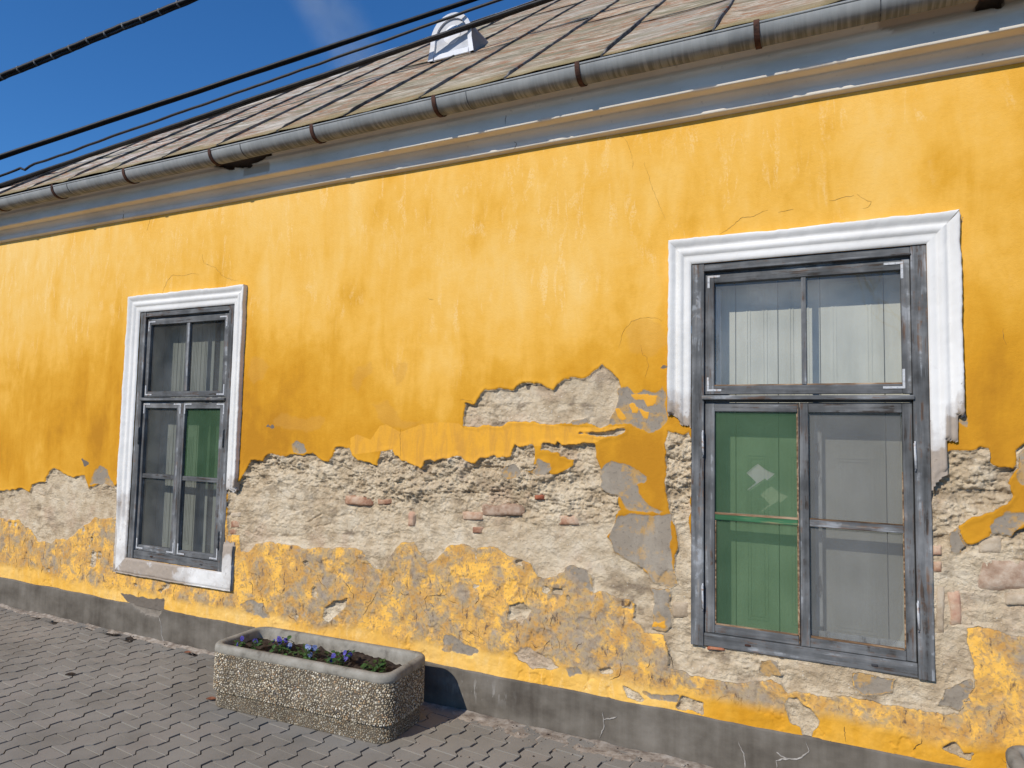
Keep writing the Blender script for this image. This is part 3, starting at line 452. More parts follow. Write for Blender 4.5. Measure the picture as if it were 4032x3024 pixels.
# pavement: bed of joint dirt, then every paver
bm = bmesh.new(); box(bm, CX0-3, CX1+2, -7.0, .02, G-.09, G-.016)
pavement = from_bm('pavement', bm, M_JOINT)
tag(pavement, 'footway of grey interlocking concrete pavers below the yellow wall', kind='structure')
PL, PW = .166, .1262                          # period along the joint, row width
PROF = [(0.0, .015), (.12, -.015), (.30, -.015), (.48, -.014), (.66, .013), (.84, .014)]
def prof(t):
    t = t % 1.0
    P = PROF+[(1.0, .015)]
    for (a, u), (b, v) in zip(P, P[1:]):
        if a <= t <= b: return u+(v-u)*(t-a)/(b-a)
    return .016
def paver_mesh():
    ts0, ts1 = .42, 1.42
    g = .0058
    left = []; right = []
    def smp(ph):
        r = []
        ks = sorted({ts0, ts1} | {p_[0]+k for p_ in PROF for k in (-1, 0, 1, 2) if ts0 < p_[0]+k-ph < ts1 and False} )
        return r
    brk = sorted([t+k for t, _ in PROF for k in (0, 1, 2)])
    L = [ts0]+[t for t in brk if ts0+.02 < t < ts1-.02]+[ts1]
    g = .0052
    left = [(prof(t)+g, (t-ts0)*PL) for t in L]
    off = .5
    R = [ts0]+[t for t in sorted([b-off for b in brk]+[b+1-off for b in brk]) if ts0+.02 < t < ts1-.02]+[ts1]
    right = [(PW+prof(t+off)-g, (t-ts0)*PL) for t in R]
    g = .0024
    left[0] = (left[0][0], g); left[-1] = (left[-1][0], PL-g); right[0] = (right[0][0], g); right[-1] = (right[-1][0], PL-g)
    out = left[::-1]+right
    out = [(x-PW/2, y-PL/2) for x, y in out]
    bm = bmesh.new()
    top = [bm.verts.new((x*.982, y*.988, 0)) for x, y in out]; mid = [bm.verts.new((x, y, -.004)) for x, y in out]; bot = [bm.verts.new((x, y, -.035)) for x, y in out]
    n = len(out)
    ft = bm.faces.new(top)
    for i in range(n):
        j = (i+1) % n
        bm.faces.new((top[j], top[i], mid[i], mid[j])); bm.faces.new((mid[j], mid[i], bot[i], bot[j]))
    bmesh.ops.triangulate(bm, faces=[ft])
    bmesh.ops.recalc_face_normals(bm, faces=bm.faces[:])
    me = bpy.data.meshes.new('paving_stone'); bm.to_mesh(me); bm.free(); me.materials.append(M_PAVER); return me
ANG = math.radians(84.6)
AX = Vector((math.cos(ANG), math.sin(ANG), 0)); PERP = Vector((math.sin(ANG), -math.cos(ANG), 0))
PO = Vector((-3.0113, -1.018, 0))             # a notch in one of the joints
iM = M4.inverted(); FPX = 2689.2/4032
def seen(p):
    q = iM @ Vector(p)
    if q.z > -.1: return None
    return (.5+FPX*q.x/-q.z, .5-FPX*(4032/3024)*q.y/-q.z, -q.z)
pm = paver_mesh(); cells = []
for i in range(-60, 60):
    for j in range(-40, 30):
        c = PO + PERP*(PW*(i+.5)) + AX*(PL*(j+.42-.5*(i % 2)+.5))
        if not (CX0-2.5 < c.x < CX1+1.5 and -6.8 < c.y < -.045): continue
        s = seen((c.x, c.y, G))
        vis = s is not None and -.03 < s[0] < 1.03 and -.03 < s[1] < 1.04
        cells.append((0 if vis else 1, s[2] if s else 99, c))
cells.sort(key=lambda t: (t[0], t[1]))
rot = (0, 0, ANG-math.pi/2)
singles = [c for c in cells if c[0] == 0][:298]; rest = cells[len(singles):]
for k, (_, _, c) in enumerate(singles):
    o = bpy.data.objects.new('paving_stone', pm); col.objects.link(o); o.parent = pavement
    o.location = (c.x, c.y, G+random.uniform(-.0022, .0018)); o.rotation_euler = (random.gauss(0, .006), random.gauss(0, .006), rot[2]+random.gauss(0, .008))
bm = bmesh.new(); tv = [v.co.copy() for v in pm.vertices]; tf = [list(p_.vertices) for p_ in pm.polygons]
Rz = Matrix.Rotation(rot[2], 3, 'Z')
for _, _, c in rest:
    if c.y < -4.5 or c.x > 2.5: continue
    vs = [bm.verts.new(Rz @ v + Vector((c.x, c.y, G+random.uniform(-.002, .002)))) for v in tv]
    for f in tf: bm.faces.new([vs[i] for i in f])
o = from_bm('paving_stones_beyond', bm, M_PAVER, pavement); tag(o, kind='stuff')

# sand and crumbs swept against the wall
def sand_strip():
    nx, ny = 700, 12; xs = np.linspace(CX0-2, CX1, nx); t = np.linspace(0, 1, ny)
    X, Tt = np.meshgrid(xs, t, indexing='ij')
    wid = .05 + .12*sstep(-3.2, -1.2, X) + .03*fbm(X*3, X*0+2, 4, 1)
    Y = -.015 - wid*Tt
    H = (.010*(1-Tt)**.6 + .004*fbm(X*22, Tt*3, 4, 2))*np.clip((1-Tt)*4, 0, 1)*np.clip(.6+.9*fbm(X*6, Tt*1.2, 3, 4), 0, 1.3) - .006*Tt
    V = np.stack([X, Y, G+H-.001], -1).reshape(-1, 3)
    I = np.arange(nx*ny).reshape(nx, ny)
    F = np.stack([I[:-1, :-1], I[1:, :-1], I[1:, 1:], I[:-1, 1:]], -1).reshape(-1, 4)
    o = obj('sand', np_mesh('sand', V, F), M_SAND, None, True)
    tag(o, 'strip of swept sand and dirt along the foot of the wall', kind='stuff')
    bm = bmesh.new()
    for k in range(700):
        x = random.uniform(-6.8, .6) if k % 3 else random.uniform(-2.2, .2); d = abs(random.gauss(0, .10))
        if k % 6 == 0: d = random.uniform(0, 1.4)
        s = random.uniform(.0015, .0045)*(1.0 if k % 12 else 2.2); c = Vector((x, -.04-d, G+s*.5))
        q = Matrix.Rotation(random.uniform(0, 6.28), 3, 'Z')
        r = bmesh.ops.create_icosphere(bm, subdivisions=1, radius=1.0)
        fl = random.uniform(.35, .8)
        for v in r['verts']: v.co = c + q @ Vector((v.co.x*s*1.5, v.co.y*s, v.co.z*s*fl))
        mi = random.choice((0, 0, 0, 0, 1))
        for f in {f for v in r['verts'] for f in v.link_faces}: f.material_index = mi
    o = from_bm('crumbs', bm, [M_SAND, M_SOIL, M_LEAFDRY]); tag(o, 'grit and crumbs of dirt scattered on the pavers', kind='stuff')
sand_strip()

# ------------------------------------------------------------------ the house
house = empty('house', (0, 0, G))
tag(house, 'long yellow house with peeling plaster, two grey windows and rusty sheet roof', 'house')
house.location = (0, 0, 0)
WX = (-.681, -4.829); WW = 1.003; WZ0, WZ1 = .592, 2.4365    # the two window openings
ZP, ZC = .2645, 3.19                                     # top of plinth, underside of cornice

def cells(x, y, seed=0):
    xi = np.floor(x).astype(int); yi = np.floor(y).astype(int); f1 = np.full(x.shape, 9., np.float32); f2 = f1.copy(); cr = np.zeros(x.shape, np.float32)
    for dx in (-1, 0, 1):
        for dy in (-1, 0, 1):
            a = (xi+dx) & 255; b = (yi+dy) & 255
            d = np.hypot(xi+dx+.15+.7*_rt[1][a, b]-x, yi+dy+.15+.7*_rt[2][a, b]-y); r = _rt[3][a, b]
            n = d < f1; f2 = np.where(n, f1, np.minimum(f2, d)); cr = np.where(n, r, cr); f1 = np.where(n, d, f1)
    return f1, f2, cr
def wall():
    seg = [np.arange(CX0, -6.7, .05), np.arange(-6.7, -4.2, .0090), np.arange(-4.2, -2.8, .0066), np.arange(-2.8, .72, .0046), np.arange(.72, CX1+.01, .04)]
    xs = np.concatenate(seg); zs = np.concatenate([np.arange(ZP-.01, 1.75, .0047), np.arange(1.75, 2.0, .008), np.arange(2.0, ZC+.03, .02)])
    for a in WX:
        for v in (a, a+WW): xs[np.argmin(abs(xs-v))] = v
    for v in (WZ0, WZ1): zs[np.argmin(abs(zs-v))] = v
    X, Z = np.meshgrid(xs, zs, indexing='ij'); X = X.astype(np.float32); Z = Z.astype(np.float32)
    wob = .007*fbm(X*22, Z*22, 4, 1) + .012*fbm(X*6, Z*6, 3, 2)
    mort = sdf(MORTAR, X, Z)+wob
    chipn = fbm(X*9, Z*9, 5, 5)
    low = sstep(1.02, .86, Z+.06*fbm(X*2, Z*2, 3, 6)) 
    low = np.maximum(low, sstep(.05, .0, abs(X-.62))*0)
    # small flakes lost in the weathered foot of the wall
    fl = (fbm(X*7, Z*8, 5, 7)-.78)*.10*low - .05*(1-low)
    strip = sstep(.40, .33, Z + .03*fbm(X*3, X*0, 3, 3))
    fl = fl - .1*strip
    mort = np.maximum(mort, fl)
    grey = sdf(GREY, X, Z)+wob; mort = np.minimum(mort, -grey); isl = sdf(ISLAND, X, Z)+wob*.5; band = sdf(BAND, X, Z); stain = sdf(STAIN, X, Z)+wob*1.5
    mo = sstep(-.002, .006, mort)
    lump = fbm(X*13, Z*17, 6, 1, .58); big = fbm(X*3.3, Z*4.5, 4, 4)
    rug = 1.12*np.clip(.34+.85*sstep(1.08, 1.2, Z+.08*fbm(X*2, X*0, 3, 1))*sstep(1.62, 1.56, Z)+.30*fbm(X*1.7, Z*2.2, 3, 2)-.22*sstep(.2, .4, X), .20, 1.5)
    ridg = 1-abs(fbm(X*8, Z*11, 4, 3))*2
    depth = .013 + .006*big + .0035*sstep(0, .05, mort)
    bil = abs(fbm(X*19, Z*23, 5, 2, .6)); bil2 = abs(fbm(X*44+3, Z*50, 4, 6, .6))
    pm_ = sstep(-.05, .25, fbm(X*2.1+7, Z*3.2, 3, 6))
    st_ = np.clip(pm_*sstep(.90, .98, Z+.03*fbm(X*2, X*0, 3, 1))*sstep(1.30, 1.20, Z+.05*fbm(X*3, X*0, 3, 2))*1.0 + (.35+.65*pm_)*sstep(.33, .40, X)*sstep(1.6, 1.5, Z) + .35*sstep(.1, .4, fbm(X*1.2, Z*1.6, 3, 7)), 0, 1)
    F1, F2, CR = cells(X*6.2+.25*fbm(X*9, Z*9, 3, 1), Z*11.5+.3*fbm(X*8, Z*8, 3, 5)); jn = sstep(.01+.05*vn(X*40, Z*40, 2), .07+.06*vn(X*30, Z*30, 4), F2-F1)
    hm = -depth + rug*(.0080*lump + .0130*(bil-.28) + .0105*(bil2-.28)) + st_*.75*(.007*(jn-.8) + .009*(CR-.55)*jn + .004*fbm(X*30, Z*34, 5, 3, .62)*jn)
    tr = fbm(X*6+1, Z*13+4, 5, 3)*3.2; hm += rug*.0085*(np.floor(tr)+sstep(.40, .60, tr-np.floor(tr)))*.55
    ledge = sstep(.42, .62, fbm(X*2.2+3, Z*16, 5, 6)); hm -= .009*ledge*rug
    hy = .0030*fbm(X*1.3, Z*1.3, 3, 5) + .0010*fbm(X*12, Z*9, 4, 2)
    plate = np.floor((fbm(X*5, Z*6, 4, 2)*.5+.5)*5)/5
    hy = hy + low*(.0055*(plate-.5) + .0040*fbm(X*13, Z*11, 6, 3, .62) - .005*sstep(.50, .56, fbm(X*9+4, Z*7, 5, 6)))
    gr = sstep(-.001, .004, grey)*(1-.9*sstep(-.001, .003, isl))
    hy = hy - .0028*gr
    lip = .003*sstep(-.03, -.004, mort)*(1-mo)*(1-low)
    h = (hy+lip)*(1-mo) + hm*mo
    edge = sstep(2.0, 2.1, Z)
    h = h*(1-edge) + edge*(.003*fbm(X*1.3, Z*1.3, 3, 5))
    pit = np.clip(sstep(.10, .0, bil)*.35*rug + sstep(-.25, -.7, lump)*.5 + .5*ledge*sstep(.1, -.4, lump), 0, 1)  # follows the sunken relief: dirt plus painted shading
    tone = (1.10*sstep(2.35, 1.45, Z+.22*fbm(X*.9, Z*.5, 3, 1)) - .30*sstep(2.6, 3.1, Z) + .55*fbm(X*.8, Z*.45, 4, 3) - .35*sstep(-1.6, -2.6, X)*sstep(2.0, 2.6, Z)
            - .35*sstep(-3.2, -2.6, X)*sstep(-1.3, -1.7, X)*sstep(1.5, 1.75, Z)*sstep(2.2, 1.9, Z)+ .5*sstep(-1.6, -1.0, X)*sstep(2.2, 1.8, Z)).astype(np.float32)
    lz = sstep(1.0, .8, Z); tone = tone*(1-lz) + lz*(-.15+.55*fbm(X*1.5, Z*1.5, 4, 6)); tone = tone*(1-strip) + strip*(-.55+1.15*sstep(-.95, -.55, X)+.3*fbm(X*2, Z*3, 3, 2))
    V = np.stack([X, -h, Z], -1).reshape(-1, 3)
    I = np.arange(X.size).reshape(X.shape)
    F = np.stack([I[:-1, :-1], I[1:, :-1], I[1:, 1:], I[:-1, 1:]], -1)
    cx = .5*(X[:-1, :-1]+X[1:, :-1]); cz = .5*(Z[:-1, :-1]+Z[:-1, 1:])
    keep = np.ones(cx.shape, bool)
    for a in WX: keep &= ~((cx > a) & (cx < a+WW) & (cz > WZ0) & (cz < WZ1))
    lowc = low*(1-strip)
    me = np_mesh('wall', V, F[keep], dict(mort=mort, grey=grey, island=isl, band=band, stain=stain, tone=tone, low=lowc, pit=pit, chip=sdf(BROKEN, X, Z)+wob))
    global WS
    WS = (xs, zs, h, mort)
    return obj('wall', me, M_WALL, house, True)
def wall_at(x, z, what=0):
    xs, zs, h, mo_ = WS; i = min(len(xs)-1, int(np.searchsorted(xs, x))); j = min(len(zs)-1, int(np.searchsorted(zs, z)))
    return float(h[i, j]) if what == 0 else float(mo_[i, j])
W = wall()

def brick_mesh(q, k, seed):
    q = [Vector((a, 0, b)) for a, b in q]; n = 7
    c = sum(q, Vector())/4
    bm = bmesh.new(); rows = []
    for i in range(n+1):
        r = []
        for j in range(n+1):
            u, v = i/n, j/n
            p = (q[0]*(1-u)+q[1]*u)*(1-v)+(q[3]*(1-u)+q[2]*u)*v
            a = max(abs(u-.5), abs(v-.5))*2
            d = Vector((p.x*9, seed*3.1, p.z*9)); w = mnoise.noise_vector(d)
            rr = math.hypot(u-.5, v-.5)*2
            p = p + (p-c)*(-.16*max(0, rr-1)) + Vector((w.x, 0, w.z))*.010*a
            f = .0035*mnoise.noise(Vector((p.x*30, seed, p.z*30))) + .004*mnoise.noise(Vector((p.x*11, seed, p.z*11)))
            p.y = .0035 - f if a < .99 else .030
            if .6 < a < .99: p.y += .004
            r.append(bm.verts.new(p))
        rows.append(r)
    for i in range(n):
        for j in range(n): bm.faces.new((rows[i][j], rows[i+1][j], rows[i+1][j+1], rows[i][j+1])).smooth = True
    nm = {'b': 'brick', 'p': 'brick', 'r': 'brick', 's': 'stone', 't': 'stone'}[k]
    o = from_bm(nm, bm, M_BR[k], W)
    return o
for s_, (q, k) in enumerate(BRICKS): brick_mesh(q, k, s_)

def ribbon(name, pts, w, y, mat, parent, dep=.0015):
    P = [Vector((a, 0, b)) for a, b in pts]; Q = [P[0]]
    for a, b in zip(P, P[1:]):
        m = max(1, int((b-a).length/.008))
        for i in range(1, m+1):
            p = a.lerp(b, i/m); nv = mnoise.noise_vector(p*38)*.006 + mnoise.noise_vector(p*130)*.0032
            Q.append(p+Vector((nv.x, 0, nv.z)))
    bm = bmesh.new(); A = []
    n = len(Q)
    for i, p in enumerate(Q):
        d = (Q[min(n-1, i+1)]-Q[max(0, i-1)]).normalized(); s = Vector((-d.z, 0, d.x))
        yy = y if y is not None else -max(wall_at(p.x+dx_, p.z+dz_) for dx_ in (-.003, .003) for dz_ in (-.003, .003))-.0004
        ww = w*(.35+.9*abs(mnoise.noise(p*25))+.25*random.random())*min(1, .25+3*min(i, n-1-i)/n)
        A.append([bm.verts.new(p+s*ww+Vector((0, yy+.003, 0))), bm.verts.new(p+s*ww*.8+Vector((0, yy-dep*(1 if y is not None else .4), 0))), bm.verts.new(p-s*ww*.8+Vector((0, yy-dep*(1 if y is not None else .4), 0))), bm.verts.new(p-s*ww+Vector((0, yy+.003, 0)))])
    for a, b in zip(A, A[1:]):
        for k in range(3): bm.faces.new((a[k], a[k+1], b[k+1], b[k]))
    return from_bm(name, bm, mat, parent)
for i, c in enumerate(CRACK):
    zc = sum(p[1] for p in c)/len(c)
    ribbon('crack', c, .0020 if zc < 1.1 else (.0008 if i in (6, 7, 8, 9, 13) else .0011), None, M_CRACK if zc > 1.1 else M_CRACKD, W)

# short ragged cracks through the weathered foot of the wall
rb = random.Random(4); made = 0
while made < 46:
    x = rb.uniform(-6.3, .62); z = rb.uniform(.31, .80)
    if any(a-.16 < x < a+WW+.16 for a in WX) and z > .42: continue
    if wall_at(x, z, 1) > -.02: continue
    a = -math.pi/2+rb.uniform(-.9, .9); q = [(x, z)]
    for j in range(rb.randint(3, 6)):
        a += rb.uniform(-.8, .8); L = rb.uniform(.010, .026); q.append((q[-1][0]+math.cos(a)*L, q[-1][1]+math.sin(a)*L))
    if q[-1][1] < ZP+.02: continue
    ribbon('crack', q, rb.choice((.0010, .0014, .0022)), None, M_CRACKD if rb.random() < .6 else M_CRACK, W); made += 1

def plinth():
    xs = np.concatenate([np.arange(CX0, -6.7, .05), np.arange(-6.7, .7, .0095), np.arange(.7, CX1+.01, .05)]); ts = np.linspace(0, 1, 30)
    X, T_ = np.meshgrid(xs, ts, indexing='ij')
    zt = ZP + .004*fbm(X*4, X*0, 3, 1)
    Z = (G-.03) + (zt-(G-.03))*T_
    br = sdf(BROKEN, X, Z)+.008*fbm(X*20, Z*20, 4, 1)
    y = -.0125 - .003*fbm(X*2, Z*2, 3, 2) - .0012*fbm(X*25, Z*25, 4, 3) + .020*sstep(-.003, .006, br) - .004*sstep(-.003, .006, br)*fbm(X*30, Z*30, 4, 5)
    pts = np.stack([X, y, Z], -1)
    top = pts[:, -1:].copy(); top[:, 0, 1] = .01
    pts = np.concatenate([pts, top], 1); br = np.concatenate([br, br[:, -1:]], 1)
    spl = np.exp(-((pts[..., 0]+1.83)/.16)**2 - ((pts[..., 2]-.17)/.05)**2)*1.2
    I = np.arange(pts.shape[0]*pts.shape[1]).reshape(pts.shape[:2])
    F = np.stack([I[:-1, :-1], I[1:, :-1], I[1:, 1:], I[:-1, 1:]], -1).reshape(-1, 4)
    me = np_mesh('plinth', pts.reshape(-1, 3), F, dict(chip=br, splash=spl)); return obj('plinth', me, M_PLINTH, house, True)
PLI = plinth()
for i, c in enumerate(PLINTHCRACK): ribbon('filled_crack', c, .0036, -.0135, M_FILL, PLI, .002)

# rest of the building behind the facade
def shell():
    bm = bmesh.new()
    box(bm, CX0, CX0+.35, .001, 8.6, G-.03, ZC+.1); box(bm, CX1-.35, CX1, .001, 8.6, G-.03, ZC+.1); box(bm, CX0+.36, CX1-.36, 8.25, 8.6, G-.03, ZC+.1)
    m = mat_simple('plain_yellow_wall', [(.35, (.72, .38, .06)), (.65, (.80, .45, .10))], 3, kind='Position')
    o = from_bm('side_wall', bm, m, house)
    bm = bmesh.new(); box(bm, CX0, CX1, .02, .40, ZC+.02, ZC+.30)
    from_bm('wall_plate', bm, M_DARK, house)
shell()

# ------------------------------------------------------------------ cornice
def cornice():
    pr = [(.01, 3.176), (-.012, 3.180), (-.030, 3.182), (-.036, 3.186), (-.036, 3.220), (-.042, 3.225), (-.047, 3.233), (-.060, 3.247), (-.072, 3.251), (-.074, 3.256), (-.0745, 3.2585), (-.131, 3.2615), (-.135, 3.265), (-.135, 3.330), (-.141, 3.338),
          (-.153, 3.346), (-.156, 3.354), (-.156, 3.364), (-.162, 3.370), (-.174, 3.382), (-.193, 3.396), (-.203, 3.400), (-.206, 3.410), (-.170, 3.450), (.01, 3.455)]
    P = []
    for (a, b) in zip(pr, pr[1:]):
        n = max(1, int(math.hypot(a[0]-b[0], a[1]-b[1])/.010))
        for i in range(n): P.append((a[0]+(b[0]-a[0])*i/n, a[1]+(b[1]-a[1])*i/n))
    P.append(pr[-1]); P = np.array(P)
    xs = np.arange(CX0-.2, CX1, .014)
    X = np.repeat(xs[:, None], len(P), 1); Y = np.repeat(P[None, :, 0], len(xs), 0).copy(); Z = np.repeat(P[None, :, 1], len(xs), 0).copy()
    wv = .0010*fbm(X*.9, X*0+1, 3, 2) - .004 + .007*sstep(-1, -5, X); Z += wv; Y += .0006*fbm(X*1.4, X*0+5, 3, 4) + .0003*fbm(X*20, Z*30, 3, 1)
    hole = sdf([[(-3.93, 3.395), (-3.80, 3.350), (-3.70, 3.343), (-3.55, 3.348), (-3.42, 3.37), (-3.34, 3.41), (-3.34, 3.46), (-3.93, 3.46)]], X, Z) + .010*fbm(X*18, Z*18, 4, 1)
    hole2 = sdf([[(.50, 3.36), (.58, 3.35), (.60, 3.42), (.52, 3.44)]], X, Z)+.008*fbm(X*25, Z*25, 3, 2)
    hole = np.maximum(hole, hole2)
    Y += np.minimum(.05*sstep(-.004, .008, hole) + .012*sstep(-.004, .01, hole)*fbm(X*25, Z*25, 4, 6), np.maximum(0, -.012-Y)*1.0)
    nick = sstep(.86, .90, fbm(X*5, X*0+9, 3, 3))*.005
    e = ((abs(P[:, 1]-3.264) < .010) & (P[:, 0] < -.12)).astype(float)[None, :]
    Y += nick*e; Z += .5*nick*e
    patch = np.maximum(sdf([[(.15, 3.362), (.22, 3.335), (.66, 3.342), (.70, 3.42), (.14, 3.43)]], X, Z), sdf([[(-3.66, 3.28), (-3.42, 3.28), (-3.42, 3.345), (-3.66, 3.345)]], X, Z))
    V = np.stack([X, Y, Z], -1).reshape(-1, 3); I = np.arange(X.size).reshape(X.shape)
    F = np.stack([I[:-1, :-1], I[1:, :-1], I[1:, 1:], I[:-1, 1:]], -1).reshape(-1, 4)
    me = np_mesh('cornice', V, F, dict(dmg=hole, patch=sstep(-.002, .002, patch)))
    o = obj('cornice', me, M_CORN, house)
    for cx in (-1.66, 2.0):
        ribbon('crack', [(cx, 3.18), (cx+.01, 3.21), (cx-.012, 3.225)], .0014, -.037, M_CRACK, o)
        ribbon('crack', [(cx-.01, 3.28), (cx-.012, 3.31), (cx+.004, 3.342)], .0014, -.136, M_CRACK, o)
    ribbon('crack', [(-5.06, 3.182), (-5.055, 3.222)], .003, -.037, M_CRACK, o)
cornice()

# ------------------------------------------------------------------ gutter
GY, GZ, GR = -.236, 3.418, .064
def GS(x): return .0008*math.sin(x*2.1) + .0004*math.sin(x*5.3+1) + .0095*min(1, max(0, (x+4.5)/3.5))
def gutter():
    xs = np.arange(CX0-.3, CX1, .05); aa = np.linspace(-.05, math.pi+.12, 22)
    V = []; un = []
    for x in xs:
        sag = GS(x)
        for a in aa:
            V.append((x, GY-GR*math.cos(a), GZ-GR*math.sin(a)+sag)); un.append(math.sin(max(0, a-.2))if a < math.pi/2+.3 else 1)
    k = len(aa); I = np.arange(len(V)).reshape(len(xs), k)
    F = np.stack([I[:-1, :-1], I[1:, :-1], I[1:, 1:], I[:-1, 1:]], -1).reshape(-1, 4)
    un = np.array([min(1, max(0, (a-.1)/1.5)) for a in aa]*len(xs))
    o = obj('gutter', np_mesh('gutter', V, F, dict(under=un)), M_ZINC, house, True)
    md = o.modifiers.new('thickness', 'SOLIDIFY'); md.thickness = .0025
    bm = bmesh.new(); tube(bm, [(x, GY-GR-.001, GZ+.004+GS(x)) for x in np.arange(CX0-.3, CX1, .1)], .0065, 8); from_bm('bead', bm, M_ZINC, o)
    bxs = [-6.33-.9, -6.33, -5.545, -4.685, -3.80, -2.915, -2.035, -1.188, -.338, .52, 1.4, 2.3]
    for bx in bxs:
        bm = bmesh.new(); prev = None; R = GR+.004
        for a in np.linspace(-.25, math.pi+.2, 20):
            c = Vector((bx, GY-R*math.cos(a), GZ-R*math.sin(a)+GS(bx))); d = Vector((0, -math.cos(a), -math.sin(a)))
            cur = [bm.verts.new(c+Vector((sx*.0125, 0, 0))+d*t) for sx, t in ((-1, 0), (1, 0), (1, .005), (-1, .005))]
            if prev:
                for i in range(4): bm.faces.new((prev[i], prev[(i+1) % 4], cur[(i+1) % 4], cur[i]))
            else: bm.faces.new(cur)
            prev = cur
        bm.faces.new(prev[::-1])
        box(bm, bx-.012, bx+.012, GY+GR*.9, GY+GR+.10, GZ+.005, GZ+.011)
        from_bm('gutter_bracket', bm, M_IRON, o)
    for jx, thick in ((-5.36, .0035), (-3.52, .0035), (-1.83, .002), (.15, .002), (-6.9, .002)):
        bm = bmesh.new(); prev = None; R = GR+.0022
        for a in np.linspace(-.05, math.pi, 20):
            c = Vector((jx, GY-R*math.cos(a), GZ-R*math.sin(a)+GS(jx))); d = Vector((0, -math.cos(a), -math.sin(a)))
            cur = [bm.verts.new(c+Vector((sx*thick, 0, 0))+d*t) for sx, t in ((-1, 0), (1, 0), (1, .0018), (-1, .0018))]
            if prev:
                for i in range(4): bm.faces.new((prev[i], prev[(i+1) % 4], cur[(i+1) % 4], cur[i]))
            prev = cur
        from_bm('gutter_joint', bm, M_DARKMETAL, o)
gutter()

